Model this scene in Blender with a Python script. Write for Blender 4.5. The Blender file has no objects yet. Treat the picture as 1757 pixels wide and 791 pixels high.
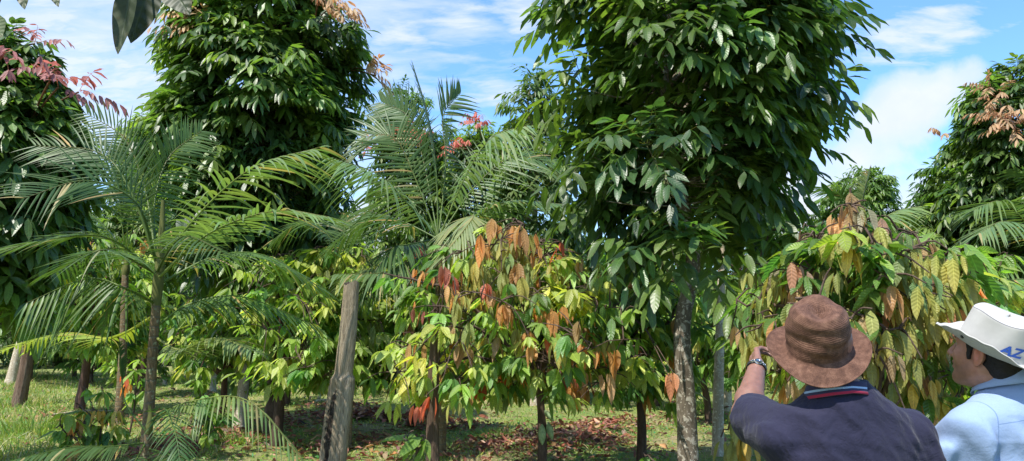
import bpy, math, time
import numpy as np
T0 = time.time()
C = bpy.context.scene
COL = C.collection
rng = np.random.default_rng(11)
UP = np.array([0, 0, 1.0]); G = -UP

# ------------------------------------------------------------------ camera
F_PX, PITCH, CAMZ = 1250.0, math.radians(8.0), 1.65
cd = bpy.data.cameras.new('camera'); cam = bpy.data.objects.new('camera', cd); COL.objects.link(cam)
cd.sensor_width = 36; cd.lens = 36 * F_PX / 1757; cd.clip_end = 3000; cd.clip_start = 0.05
cam.location = (0, 0, CAMZ); cam.rotation_euler = (math.pi / 2 + PITCH, 0, 0)
C.camera = cam

def P(px, py, d):
    """world point seen at photo pixel (px, py) at distance d ahead of the camera"""
    xc = (px - 878.5) / F_PX; zc = (395.5 - py) / F_PX
    y = math.cos(PITCH) - math.sin(PITCH) * zc; z = math.sin(PITCH) + math.cos(PITCH) * zc
    return np.array([xc * d / y, d, CAMZ + z * d / y])

def norm(a):
    a = np.asarray(a, float)
    return a / np.maximum(np.linalg.norm(a, axis=-1, keepdims=True), 1e-9)

# ------------------------------------------------------------------ mesh helpers
class Acc:
    """collects quads of one part"""
    def __init__(s): s.V = []; s.F = []; s.T = []; s.U = []; s.n = 0
    def add(s, V, F, tint, uv):
        V = np.asarray(V, np.float32).reshape(-1, 3); n = len(V)
        tint = np.broadcast_to(np.asarray(tint, np.float32), (n, 3)); uv = np.broadcast_to(np.asarray(uv, np.float32), (n, 3))
        s.V.append(V); s.F.append(np.asarray(F, np.int32).reshape(-1, 4) + s.n); s.T.append(tint); s.U.append(uv); s.n += n
    def build(s, name, mat, parent=None, smooth=True, label=None):
        V = np.concatenate(s.V); F = np.concatenate(s.F)
        me = bpy.data.meshes.new(name)
        me.vertices.add(len(V)); me.vertices.foreach_set('co', V.ravel())
        me.loops.add(F.size); me.loops.foreach_set('vertex_index', F.ravel())
        me.polygons.add(len(F)); me.polygons.foreach_set('loop_start', np.arange(0, F.size, 4, dtype=np.int32))
        me.polygons.foreach_set('use_smooth', np.full(len(F), smooth))
        a = me.attributes.new('tint', 'FLOAT_COLOR', 'POINT')
        c = np.ones((len(V), 4), np.float32); c[:, :3] = np.concatenate(s.T); a.data.foreach_set('color', c.ravel())
        a = me.attributes.new('luv', 'FLOAT_VECTOR', 'POINT'); a.data.foreach_set('vector', np.concatenate(s.U).astype(np.float32).ravel())
        me.update(calc_edges=True)
        me.materials.append(mat)
        o = bpy.data.objects.new(name, me); COL.objects.link(o)
        if parent is not None: o.parent = parent
        if label: o['label'] = label
        return o

def thing(name, label, cat, loc=(0, 0, 0), group=None, kind=None):
    o = bpy.data.objects.new(name, None); COL.objects.link(o); o.location = tuple(float(v) for v in loc)
    o.empty_display_size = .2
    o['label'] = label; o['category'] = cat
    if group: o['group'] = group
    if kind: o['kind'] = kind
    return o
def tag(o, label=None, cat=None, group=None, kind=None):
    for k, v in (('label', label), ('category', cat), ('group', group), ('kind', kind)):
        if v: o[k] = v
    return o

def catmull(pts, n):
    pts = np.asarray(pts, float); m = len(pts)
    if m < 3:
        t = np.linspace(0, 1, n)[:, None]; return pts[0] * (1 - t) + pts[-1] * t
    pp = np.vstack([2 * pts[0] - pts[1], pts, 2 * pts[-1] - pts[-2]])
    t = np.linspace(0, m - 1 - 1e-6, n); i = t.astype(int); f = (t - i)[:, None]
    a, b, c, d = pp[i], pp[i + 1], pp[i + 2], pp[i + 3]
    return .5 * (2 * b + (c - a) * f + (2 * a - 5 * b + 4 * c - d) * f ** 2 + (3 * b - a - 3 * c + d) * f ** 3)

def tube(acc, pts, rad, n=8, tint=(1, 1, 1), rough=0.0, cap=False, seed=None, ell=None):
    pts = np.asarray(pts, float); m = len(pts); rad = np.broadcast_to(np.asarray(rad, float), (m,))
    tg = norm(np.gradient(pts, axis=0))
    ref = np.array([1.0, 0.02, 0.01]) if abs(tg[0][0]) < .8 else np.array([0, 1.0, 0])
    s = norm(np.cross(tg, ref)); u = np.cross(s, tg)
    th = np.linspace(0, 2 * np.pi, n, endpoint=False)
    r = rad[:, None] * np.ones(n)
    if rough:
        ph = rng.uniform(0, 6.28, 4); k = np.arange(m)[:, None]
        r = r * (1 + rough * (.5 * np.sin(2 * th + ph[0] + k * .35) + .4 * np.sin(3 * th + ph[1] - k * .5) + .5 * rng.normal(size=(m, n)) * .6))
    V = pts[:, None] + s[:, None] * (np.cos(th)[None, :, None] * r[..., None]) + u[:, None] * (np.sin(th)[None, :, None] * r[..., None])
    ln = np.concatenate([[0], np.cumsum(np.linalg.norm(np.diff(pts, axis=0), axis=1))])
    uv = np.zeros((m, n, 3)); uv[..., 0] = ln[:, None]; uv[..., 1] = (th / 6.2832)[None]; uv[..., 2] = rng.uniform()
    i = np.arange(m - 1)[:, None] * n; j = np.arange(n)[None]; j2 = (j + 1) % n
    Fq = np.stack([i + j, i + n + j, i + n + j2, i + j2], -1).reshape(-1, 4)
    V = V.reshape(-1, 3); uv = uv.reshape(-1, 3)
    if cap:
        for e, c in ((0, pts[0]), (m - 1, pts[-1])):
            k = len(V); V = np.vstack([V, c[None]]); uv = np.vstack([uv, uv[e * n][None]])
            jj = np.arange(0, n, 2)
            q = np.stack([np.full(len(jj), k), e * n + jj, e * n + (jj + 1) % n, e * n + (jj + 2) % n], -1)
            Fq = np.vstack([Fq, q if e else q[:, ::-1]])
    acc.add(V, Fq, tint, uv)

def template(nl, kind='leaf'):
    t = np.linspace(0, 1, nl + 1)
    if kind == 'leaf': w = np.sin(np.pi * np.clip(t, 0, 1) ** .85) ** .75; w[0] = .06; w[-1] = .03
    elif kind == 'drip': w = np.sin(np.pi * t) ** .5 * (1 - .12 * t); w[0] = .05; w[-1] = .04
    elif kind == 'strap': w = np.minimum(1, .35 + t * 4) * (1 - t ** 2.2); w[-1] = .03
    elif kind == 'blade': w = 1 - t ** 1.5; w[-1] = .05
    elif kind == 'line': w = 1 - .6 * t
    x = np.array([-.5, 0, .5])
    A = (w[:, None] * x).ravel(); Tt = np.repeat(t, 3)
    i = np.arange(nl)[:, None] * 3; j = np.arange(2)[None]
    Fq = np.stack([i + j, i + j + 1, i + j + 4, i + j + 3], -1).reshape(-1, 4)
    return A, Tt, Fq, np.tile(x * 2, nl + 1)
TPL = {}
def leaves(acc, pos, D, H, L, W, bend, tint, nl=4, kind='leaf', fold=.25, wave=.04, fade=None):
    """many leaves at once: pos, D (tip direction), H (hint for the upper side), all (n,3)"""
    if (nl, kind) not in TPL: TPL[(nl, kind)] = template(nl, kind)
    A, Tt, Fq, X = TPL[(nl, kind)]
    pos = np.asarray(pos, float); n = len(pos)
    if n == 0: return
    D = norm(D); H = np.broadcast_to(H, (n, 3)); S = norm(np.cross(D, H)); N = np.cross(S, D)
    L = np.broadcast_to(L, (n,)).astype(float); W = np.broadcast_to(W, (n,)).astype(float); bend = np.broadcast_to(bend, (n,))
    ph = rng.uniform(0, 6.28, (n, 1)); fl = fold * rng.uniform(.3, 1.7, (n, 1))
    z = fl * np.abs(A)[None] * W[:, None] + wave * L[:, None] * np.sin(Tt[None] * 7 + ph) * (.3 + np.abs(A)[None] * 1.5)
    V = (pos[:, None] + D[:, None] * (L[:, None] * Tt)[..., None] + G * ((bend * L)[:, None] * Tt ** 2)[..., None]
         + S[:, None] * (W[:, None] * A)[..., None] + N[:, None] * z[..., None])
    k = len(A); rnd = rng.uniform(0, 1, (n, 1))
    uv = np.stack([np.broadcast_to(Tt, (n, k)), np.broadcast_to(X, (n, k)), np.broadcast_to(rnd, (n, k))], -1)
    Ff = (Fq[None] + (np.arange(n) * k)[:, None, None]).reshape(-1, 4)
    tint = np.broadcast_to(tint, (n, 3))
    acc.add(V.reshape(-1, 3), Ff, np.repeat(tint, k, 0), uv.reshape(-1, 3))

def vary(base, n, amt=.25, hue=.12):
    base = np.asarray(base, float)
    b = np.broadcast_to(base, (n, 3)) * rng.uniform(1 - amt, 1 + amt, (n, 1))
    y = rng.normal(0, hue, (n, 1))
    return np.clip(b * np.hstack([1 + y * 1.3, 1 + y * .35, 1 - y * .5]), .003, .9)

def frame(d):
    d = norm(d); a = np.where(np.abs(d[:, 2:3]) > .9, np.array([1.0, 0, 0]), UP)
    s = norm(np.cross(d, a)); return s, np.cross(s, d)

def compound(acc, base, D, R, pairs, LL, LW, tint, nl=4, bend=.3, droop=.8, rach=(.09, .10, .03), sun_out=.7):
    """pinnate leaves: a rachis with opposite drooping leaflets"""
    n = len(base); D = norm(D); R = np.broadcast_to(R, (n,)).astype(float)
    leaves(acc, base, D, UP + .01, R, .009, bend, np.array(rach), nl=3, kind='line', fold=0, wave=0)
    side = norm(np.cross(D, UP) + rng.normal(0, .12, (n, 3)))
    s = np.linspace(.30, 1.0, pairs)
    p = base[:, None] + R[:, None, None] * (D[:, None] * s[None, :, None] + G * (bend * s ** 2)[None, :, None])
    tg = norm(D[:, None] + G * (2 * bend * s)[None, :, None])
    sg = np.array([-1.0, 1.0])
    dr = (rng.uniform(.15, 1.15, (n, 1, 1, 1)) * droop * rng.uniform(.7, 1.3, (n, pairs, 2, 1)))
    last = (s > .99)[None, :, None, None]
    ld = (side[:, None, None] * sg[None, None, :, None] * np.where(last, .3, .75) + tg[:, :, None] * np.where(last, .9, .45)
          + G * dr + rng.normal(0, .13, (n, pairs, 2, 3)))
    H = UP * .9 + D[:, None, None] * sun_out + side[:, None, None] * sg[None, None, :, None] * .5 + rng.normal(0, .25, (n, pairs, 2, 3))
    m = n * pairs * 2
    pos = np.broadcast_to(p[:, :, None], (n, pairs, 2, 3)).reshape(-1, 3)
    keep = rng.uniform(size=m) > .07
    tt = np.repeat(tint, pairs * 2, 0) * rng.uniform(.82, 1.18, (m, 1))
    siz = np.repeat(rng.uniform(.8, 1.15, n), pairs * 2) * np.tile(np.repeat(np.interp(s, [.3, .6, 1], [.75, 1.05, .95]), 2), n)
    leaves(acc, pos[keep], ld.reshape(-1, 3)[keep], H.reshape(-1, 3)[keep], (LL * siz)[keep], (LW * siz)[keep], .18, tt[keep], nl=nl, kind='drip')

def whorls(acc, tips, outd, k, R, pairs, LL, LW, base, nl=4, spread=.75, **kw):
    n = len(tips); outd = norm(outd); s, u = frame(outd)
    th = rng.uniform(0, 6.28, (n, 1)) + np.arange(k) * 2.4 + rng.normal(0, .3, (n, k))
    sp = spread * rng.uniform(.5, 1.5, (n, k, 1))
    D = norm(outd[:, None] * .8 + sp * 1.1 * (s[:, None] * np.cos(th)[..., None] + u[:, None] * np.sin(th)[..., None]) + UP * .25)
    pos = np.repeat(tips[:, None], k, 1) + D * .02
    if np.ndim(base) == 2: tint = np.repeat(base, k, 0) * rng.uniform(.8, 1.2, (n * k, 1))
    else: tint = vary(base, n * k)
    compound(acc, pos.reshape(-1, 3), D.reshape(-1, 3), R * rng.uniform(.7, 1.2, n * k), pairs, LL, LW, tint, nl=nl, **kw)

def rows_profile(rows, d, base_z=None):
    """crown outline (py, left px, right px) at distance d -> functions centre x(z), radius(z)"""
    z = []; cx = []; r = []
    for py, l, rr in rows:
        a, b = P(l, py, d), P(rr, py, d); z.append(a[2]); cx.append((a[0] + b[0]) / 2); r.append((b[0] - a[0]) / 2)
    o = np.argsort(z); return np.array(z)[o], np.array(cx)[o], np.array(r)[o]

def crown_tips(prof, d, n, outer=.5, lump=.16, depth=1.0):
    z, cx, r = prof; seedp = rng.uniform(0, 6.28, 6)
    zz = rng.uniform(z[0], z[-1], n * 6); R = np.interp(zz, z, r)
    keep = rng.uniform(size=len(zz)) < (R / R.max()) ** 1.2; zz = zz[keep][:n]; R = R[keep][:n]; m = len(zz)
    th = rng.uniform(0, 2 * np.pi, m)
    lum = 1 + lump * (np.sin(3 * th + seedp[0] + zz * 1.6) + .7 * np.sin(5 * th - zz * 2.9 + seedp[1]) + .6 * np.sin(zz * 4.1 + seedp[2] + 2 * th)) / 1.4
    f = rng.uniform(outer ** 2, 1, m) ** .5
    rr = R * lum * f
    c = np.interp(zz, z, cx)
    tips = np.stack([c + rr * np.cos(th), d + rr * np.sin(th) * depth, zz], -1)
    top = (zz - z[0]) / (z[-1] - z[0])
    out = np.stack([np.cos(th) * (.3 + f), np.sin(th) * (.3 + f), .15 + .9 * top ** 2 + rng.normal(0, .2, m)], -1)
    return tips, norm(out)

def wood(acc, trunk_pts, r0, r1, tips, nprim=16, rb=.028, tint=(1, 1, 1), rise=.5, n=12, twig=.006, rough=.12):
    tp = catmull(trunk_pts, 26); rad = np.linspace(r0, r1, 26); rad[0] *= 1.35; rad[1] *= 1.12
    tube(acc, tp, rad, n=n, tint=tint, rough=rough)
    if len(tips) == 0: return
    idx = rng.choice(len(tips), min(nprim, len(tips)), replace=False)
    nodes = [tp[8:]]
    for i in idx:
        e = tips[i]; h = np.hypot(*(e[:2] - np.array([np.interp(e[2], tp[:, 2], tp[:, 0]), np.interp(e[2], tp[:, 2], tp[:, 1])])))
        zs = np.clip(e[2] - rise * h - .1, tp[5, 2], tp[-1, 2])
        st = np.array([np.interp(zs, tp[:, 2], tp[:, 0]), np.interp(zs, tp[:, 2], tp[:, 1]), zs])
        mid = (st + e) / 2 + np.array([0, 0, .12 * h]) + rng.normal(0, .05 * h, 3)
        c = catmull([st, mid, e], 9); tube(acc, c, np.linspace(rb, twig, 9), n=6, tint=tint); nodes.append(c[2:])
    N = np.concatenate(nodes)
    rest = np.setdiff1d(np.arange(len(tips)), idx)
    for i in rest:
        e = tips[i]; dd = np.linalg.norm(N - e, axis=1) + np.maximum(0, N[:, 2] - e[2]) * 1.5
        st = N[np.argmin(dd)]
        if np.linalg.norm(e - st) < .05: continue
        mid = (st + e) / 2 - np.array([0, 0, .06]) + rng.normal(0, .03, 3)
        tube(acc, catmull([st, mid, e], 5), np.linspace(twig * 1.7, twig * .7, 5), n=4, tint=tint)
# ------------------------------------------------------------------ materials
class NT:
    def __init__(s, tree): s.t = tree; s.t.nodes.clear()
    def n(s, typ, ins=None, **kw):
        nd = s.t.nodes.new(typ)
        for k, v in kw.items(): setattr(nd, k, v)
        for k, v in (ins or {}).items():
            if isinstance(v, bpy.types.NodeSocket): s.t.links.new(v, nd.inputs[k])
            else: nd.inputs[k].default_value = v
        return nd
    def math(s, op, a, b=None, c=None, clamp=False):
        nd = s.t.nodes.new('ShaderNodeMath'); nd.operation = op; nd.use_clamp = clamp
        for i, v in enumerate((a, b, c)):
            if v is None: continue
            if isinstance(v, bpy.types.NodeSocket): s.t.links.new(v, nd.inputs[i])
            else: nd.inputs[i].default_value = v
        return nd.outputs[0]
    def mix(s, f, a, b, typ='MIX'):
        nd = s.t.nodes.new('ShaderNodeMix'); nd.data_type = 'RGBA'; nd.blend_type = typ
        for i, v in ((0, f), (6, a), (7, b)):
            if isinstance(v, bpy.types.NodeSocket): s.t.links.new(v, nd.inputs[i])
            else: nd.inputs[i].default_value = (*v, 1) if isinstance(v, tuple) and len(v) == 3 else v
        return nd.outputs[2]
    def ramp(s, f, stops, interp='LINEAR'):
        nd = s.t.nodes.new('ShaderNodeValToRGB'); s.t.links.new(f, nd.inputs[0]); cr = nd.color_ramp; cr.interpolation = interp
        while len(cr.elements) < len(stops): cr.elements.new(.5)
        for e, (p, c) in zip(cr.elements, stops): e.position = p; e.color = (*c, 1) if len(c) == 3 else c
        return nd.outputs[0]
    def noise(s, vec, scale, detail=4, rough=.55, dist=0):
        return s.n('ShaderNodeTexNoise', {'Vector': vec, 'Scale': scale, 'Detail': detail, 'Roughness': rough, 'Distortion': dist}).outputs[0]

def new_mat(name):
    m = bpy.data.materials.new(name); m.use_nodes = True; return m, NT(m.node_tree)

def leaf_mat(name, rough=.36, trans=.35, ribs=11, bump=.5, spec=.55, tcol=(1.25, 1.35, .55), back=1.35, vein=.22, brown=.5, grad=0.0):
    m, t = new_mat(name)
    at = t.n('ShaderNodeAttribute', attribute_name='tint').outputs['Color']
    uv = t.n('ShaderNodeSeparateXYZ', {0: t.n('ShaderNodeAttribute', attribute_name='luv').outputs['Vector']})
    av = t.math('ABSOLUTE', uv.outputs[1])
    w = t.math('SINE', t.math('MULTIPLY', t.math('SUBTRACT', uv.outputs[0], t.math('MULTIPLY', av, .13)), ribs * 6.2832))
    mid = t.math('SUBTRACT', 1, t.math('MULTIPLY', av, 9), clamp=True)
    hgt = t.math('ADD', t.math('MULTIPLY', w, .5), t.math('MULTIPLY', mid, -1.2))
    vl = t.math('ADD', 1, t.math('ADD', t.math('MULTIPLY', w, vein * .5), t.math('MULTIPLY', mid, .5)))
    obj = t.n('ShaderNodeTexCoord').outputs['Object']
    blot = t.noise(obj, 22, 3)
    vl = t.math('MULTIPLY', vl, t.math('ADD', .72, t.math('MULTIPLY', blot, .56)))
    col = t.n('ShaderNodeVectorMath', {0: at}, operation='SCALE'); t.t.links.new(vl, col.inputs['Scale'])
    # browned, nibbled patches towards edge and tip
    en = t.noise(obj, 34, 4, .65); ed = t.math('ADD', t.math('MULTIPLY', t.math('POWER', av, 2.0), .16), t.math('MULTIPLY', t.math('POWER', uv.outputs[0], 3.0), .18))
    em = t.math('MULTIPLY', t.math('SUBTRACT', t.math('ADD', en, t.math('ADD', ed, t.math('MULTIPLY', uv.outputs[2], .08))), .76, clamp=True), 9.0, clamp=True)
    base = col.outputs[0]
    if grad: base = t.mix(t.math('MULTIPLY', t.math('SUBTRACT', 1, uv.outputs[0]), grad), base, t.mix(1.0, base, (.62, 1.15, .75), 'MULTIPLY'))
    colx = t.mix(t.math('MULTIPLY', em, brown), base, (.13, .085, .035))
    bf = t.n('ShaderNodeNewGeometry').outputs['Backfacing']
    c2 = t.mix(t.math('MULTIPLY', bf, .8), colx, t.mix(1.0, colx, (back, back * 1.0, back * 1.1), 'MULTIPLY'))
    bp = t.n('ShaderNodeBump', {'Height': hgt, 'Strength': bump, 'Distance': .006})
    rr = t.math('ADD', rough, t.math('MULTIPLY', bf, .25))
    pr = t.n('ShaderNodeBsdfPrincipled', {'Base Color': c2, 'Roughness': rr, 'Specular IOR Level': spec, 'Normal': bp.outputs[0]})
    tc = t.mix(1.0, c2, tcol, 'MULTIPLY')
    tr = t.n('ShaderNodeBsdfTranslucent', {'Color': tc, 'Normal': bp.outputs[0]})
    mx = t.n('ShaderNodeMixShader', {0: trans, 1: pr.outputs[0], 2: tr.outputs[0]})
    t.n('ShaderNodeOutputMaterial', {0: mx.outputs[0]})
    return m

M = {}
M['andiroba'] = leaf_mat('andiroba_leaf', rough=.40, trans=.42, ribs=9, spec=.6, bump=.13, vein=.16)
M['far'] = leaf_mat('far_leaf', rough=.45, trans=.42, ribs=5, spec=.5, bump=.2)
M['broad'] = leaf_mat('broad_leaf', rough=.5, trans=.22, ribs=7, spec=.35, bump=.3, vein=.06)
M['flush'] = leaf_mat('young_leaf', rough=.45, trans=.38, ribs=9, spec=.5, tcol=(1.15, .85, .75), bump=.3, grad=.35)
M['cacao'] = leaf_mat('cacao_leaf', rough=.42, trans=.46, ribs=9, spec=.5, bump=.4, vein=.2)
M['cacao_young'] = leaf_mat('cacao_young_leaf', rough=.45, trans=.42, ribs=9, spec=.3, tcol=(1.25, 1.0, .6), bump=.3, vein=.10, brown=.55, grad=.25)
M['palm'] = leaf_mat('palm_leaf', rough=.42, trans=.30, ribs=0, spec=.32, bump=.15, vein=0)
M['grass'] = leaf_mat('grass_blade', rough=.5, trans=.4, ribs=0, spec=.35, bump=0, vein=0)
M['banana'] = leaf_mat('banana_leaf', rough=.38, trans=.45, ribs=34, spec=.5, bump=.4, vein=.12)

def bark_mat(name, stops, scale=9, vert=.25, bump=.6, lichen=None, fibre=0, lich_lo=.52, ring=0):
    m, t = new_mat(name)
    obj = t.n('ShaderNodeTexCoord').outputs['Object']
    mp = t.n('ShaderNodeMapping', {'Vector': obj, 'Scale': (1, 1, vert)})
    n1 = t.noise(mp.outputs[0], scale, 8, .68, .6)
    n2 = t.noise(mp.outputs[0], scale * 4.5, 6, .7)
    f = t.math('ADD', t.math('MULTIPLY', n1, .6), t.math('MULTIPLY', n2, .4))
    col = t.ramp(f, stops)
    h = f
    if fibre:
        uv = t.n('ShaderNodeAttribute', attribute_name='luv').outputs['Vector']
        mp2 = t.n('ShaderNodeMapping', {'Vector': uv, 'Scale': (1.3, 16, 1)})
        fb = t.noise(mp2.outputs[0], fibre, 6, .7, .8)
        crack = t.ramp(fb, [(.36, (0.12, .10, .09)), (.47, (.8, .8, .8)), (.7, (1.15, 1.1, 1.05))])
        col = t.mix(.85, col, crack, 'MULTIPLY'); h = t.math('ADD', h, t.math('MULTIPLY', fb, 1.3))
    if ring:
        uvs = t.n('ShaderNodeSeparateXYZ', {0: t.n('ShaderNodeAttribute', attribute_name='luv').outputs['Vector']})
        rg = t.math('SINE', t.math('ADD', t.math('MULTIPLY', uvs.outputs[0], ring), t.math('MULTIPLY', n1, 5)))
        rr = t.math('MULTIPLY', t.math('SUBTRACT', rg, .75, clamp=True), 3.2)
        col = t.mix(rr, col, (.12, .11, .08)); h = t.math('ADD', h, t.math('MULTIPLY', rr, -.3))
    if lichen:
        l1 = t.noise(obj, 13, 6, .62, .4)
        msk = t.ramp(l1, [(lich_lo, (0, 0, 0)), (lich_lo + .05, (1, 1, 1))])
        col = t.mix(msk, col, lichen); h = t.math('ADD', h, t.math('MULTIPLY', msk, .15))
        l2 = t.noise(obj, 30, 4, .6)
        col = t.mix(t.ramp(l2, [(.60, (0, 0, 0)), (.66, (1, 1, 1))]), col, tuple(min(.8, c * 1.35) for c in lichen))
    bp = t.n('ShaderNodeBump', {'Height': h, 'Strength': bump, 'Distance': .03})
    pr = t.n('ShaderNodeBsdfPrincipled', {'Base Color': col, 'Roughness': .9, 'Specular IOR Level': .25, 'Normal': bp.outputs[0]})
    t.n('ShaderNodeOutputMaterial', {0: pr.outputs[0]})
    return m
M['bark_lichen'] = bark_mat('andiroba_bark', [(.3, (.035, .028, .02)), (.5, (.13, .105, .075)), (.72, (.27, .23, .18))], lichen=(.36, .325, .26), lich_lo=.53)
M['bark_dark'] = bark_mat('dark_bark', [(.3, (.025, .017, .013)), (.5, (.085, .055, .04)), (.72, (.17, .13, .10))], scale=14)
M['bark_red'] = bark_mat('reddish_bark', [(.3, (.05, .025, .02)), (.5, (.13, .07, .055)), (.72, (.22, .15, .12))], scale=12)
M['bark_pale'] = bark_mat('pale_bark', [(.3, (.17, .13, .09)), (.5, (.44, .36, .26)), (.72, (.62, .55, .43))], scale=10, lichen=(.64, .58, .47), lich_lo=.56)
M['post_wood'] = bark_mat('weathered_post_wood', [(.3, (.24, .17, .10)), (.5, (.50, .40, .27)), (.72, (.68, .60, .45))], scale=5, vert=.15, fibre=5.5, bump=1.0)
M['post_brown'] = bark_mat('brown_fibrous_wood', [(.3, (.09, .055, .035)), (.5, (.26, .17, .12)), (.72, (.44, .35, .27))], scale=6, vert=.12, fibre=6, bump=1.0)
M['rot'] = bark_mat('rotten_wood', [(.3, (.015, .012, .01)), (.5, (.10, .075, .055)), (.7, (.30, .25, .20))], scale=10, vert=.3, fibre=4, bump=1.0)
M['palm_trunk'] = bark_mat('palm_trunk', [(.3, (.05, .035, .02)), (.5, (.16, .11, .06)), (.72, (.30, .24, .13))], scale=12, vert=.4, lichen=(.20, .20, .12), lich_lo=.60, ring=70)
M['petiole'] = bark_mat('petiole_green', [(.3, (.04, .05, .015)), (.5, (.10, .11, .03)), (.72, (.20, .19, .06))], scale=8, vert=.2, bump=.2)

def simple(name, colour, rough=.7, spec=.3, nscale=None, namt=.15, bump=0, metal=0, sheen=0, sss=0):
    m, t = new_mat(name)
    obj = t.n('ShaderNodeTexCoord').outputs['Object']
    ins = {'Base Color': (*colour, 1), 'Roughness': rough, 'Specular IOR Level': spec, 'Metallic': metal}
    if sss: ins['Subsurface Weight'] = sss; ins['Subsurface Scale'] = .01; ins['Subsurface Radius'] = (1, .35, .2)
    if sheen: ins['Sheen Weight'] = sheen; ins['Sheen Roughness'] = .5
    if nscale:
        f = t.noise(obj, nscale, 6, .6)
        ins['Base Color'] = t.mix(1.0, (*colour,), t.ramp(f, [(.25, (1 - namt,) * 3), (.75, (1 + namt,) * 3)]), 'MULTIPLY')
        if bump: ins['Normal'] = t.n('ShaderNodeBump', {'Height': f, 'Strength': bump, 'Distance': .004}).outputs[0]
    pr = t.n('ShaderNodeBsdfPrincipled', ins); t.n('ShaderNodeOutputMaterial', {0: pr.outputs[0]})
    return m

# ground: patchy short grass, bare soil and old litter
m, t = new_mat('ground')
obj = t.n('ShaderNodeTexCoord').outputs['Object']
n1 = t.noise(obj, .55, 6, .6, .3); n2 = t.noise(obj, 6, 8, .7); n3 = t.noise(obj, 38, 6, .75)
c = t.ramp(t.math('ADD', t.math('MULTIPLY', n1, .55), t.math('MULTIPLY', n2, .45)),
           [(.36, (.32, .25, .16)), (.46, (.26, .26, .11)), (.54, (.18, .24, .07)), (.70, (.24, .30, .10))])
c = t.mix(1.0, c, t.ramp(n3, [(.3, (.45, .45, .45)), (.7, (1.5, 1.45, 1.3))]), 'MULTIPLY')
bp = t.n('ShaderNodeBump', {'Height': t.math('ADD', n3, n2), 'Strength': .8, 'Distance': .05})
t.n('ShaderNodeOutputMaterial', {0: t.n('ShaderNodeBsdfPrincipled', {'Base Color': c, 'Roughness': .95, 'Specular IOR Level': .15, 'Normal': bp.outputs[0]}).outputs[0]})
M['ground'] = m
M['litter'] = leaf_mat('fallen_leaf', rough=.7, trans=.12, ribs=9, spec=.2, bump=.6, tcol=(1.1, .8, .5))

# ------------------------------------------------------------------ sun, sky, exposure
SUN = norm(np.array([-.30, -.42, 1.0]))
el = math.asin(SUN[2]); azi = math.atan2(SUN[0], SUN[1])     # compass-like, from +Y towards +X
sl = bpy.data.lights.new('sun', 'SUN'); sl.energy = 3.35; sl.angle = math.radians(.53); sl.color = (1, .955, .88)
so = bpy.data.objects.new('sun', sl); COL.objects.link(so)
so.rotation_euler = (math.pi / 2 - el, 0, math.atan2(SUN[0], -SUN[1])); so.location = (-20, -12, 40)
W = bpy.data.worlds.new('World'); C.world = W; W.use_nodes = True
t = NT(W.node_tree)
sky = t.n('ShaderNodeTexSky'); sky.sky_type = 'NISHITA'; sky.sun_disc = False; sky.sun_elevation = el; sky.sun_rotation = azi
sky.air_density = 1.15; sky.dust_density = .6; sky.ozone_density = 2.0; sky.altitude = 100
gen = t.n('ShaderNodeTexCoord').outputs['Generated']
sx = t.n('ShaderNodeSeparateXYZ', {0: gen})
iz = t.math('DIVIDE', 1, t.math('ADD', t.math('MAXIMUM', sx.outputs[2], 0), .22))
pl = t.n('ShaderNodeCombineXYZ', {0: t.math('MULTIPLY', sx.outputs[0], iz), 1: t.math('MULTIPLY', sx.outputs[1], iz), 2: 0.0})
mp = t.n('ShaderNodeMapping', {'Vector': pl.outputs[0], 'Scale': (1.0, 2.3, 1), 'Rotation': (0, 0, .35)})
a = t.noise(mp.outputs[0], 5.5, 9, .60, .35); b = t.noise(mp.outputs[0], 1.3, 4, .5, .2)
cov = t.math('SUBTRACT', t.math('ADD', t.math('MULTIPLY', a, .62), t.math('MULTIPLY', b, .5)), t.math('MULTIPLY', sx.outputs[0], .34))
thin = t.ramp(cov, [(.53, (0, 0, 0)), (.68, (.5, .5, .5)), (.86, (.9, .9, .9))])
# a low bank of white cumulus on the right and haze white near the horizon
def blob(px, py, rad, squash=1.0):
    dv = norm(P(px, py, 10.) - np.array([0, 0, CAMZ]))
    df = t.n('ShaderNodeVectorMath', {0: gen, 1: tuple(dv)}, operation='SUBTRACT')
    sc = t.n('ShaderNodeVectorMath', {0: df.outputs[0], 1: (1, 1, squash)}, operation='MULTIPLY')
    ln = t.n('ShaderNodeVectorMath', {0: sc.outputs[0]}, operation='LENGTH')
    return t.math('SUBTRACT', 1, t.math('DIVIDE', ln.outputs['Value'], rad))
bl = [blob(1610, 155, .05, 1.5), blob(1560, 175, .06, 1.3), blob(1510, 215, .06, 1.3), blob(1470, 270, .07, 1.3), blob(1460, 330, .09, 1.2), blob(1580, 350, .08, 1.6), blob(1380, 370, .13), blob(640, 430, .16, 1.6)]
acc_ = bl[0]
for x in bl[1:]: acc_ = t.n('ShaderNodeMath', {0: acc_, 1: x, 2: .25}, operation='SMOOTH_MAX').outputs[0]
cn = t.noise(gen, 9, 8, .55, .2)
cum = t.ramp(t.math('ADD', acc_, t.math('MULTIPLY', t.math('SUBTRACT', cn, .5), 2.2)), [(.0, (0, 0, 0)), (.35, (.75, .75, .75)), (.8, (1, 1, 1))])
bl2 = [blob(110, 110, .12, 1.5), blob(235, 150, .10, 1.5), blob(30, 40, .1, 1.5), blob(790, 35, .06, 2), blob(690, 60, .05, 2.2), blob(900, 15, .06, 2), blob(1560, 60, .09, 2.5), blob(860, 160, .05, 2)]
ac2 = bl2[0]
for x in bl2[1:]: ac2 = t.math('MAXIMUM', ac2, x)
cn2 = t.noise(mp.outputs[0], 9, 8, .58, .3)
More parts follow.
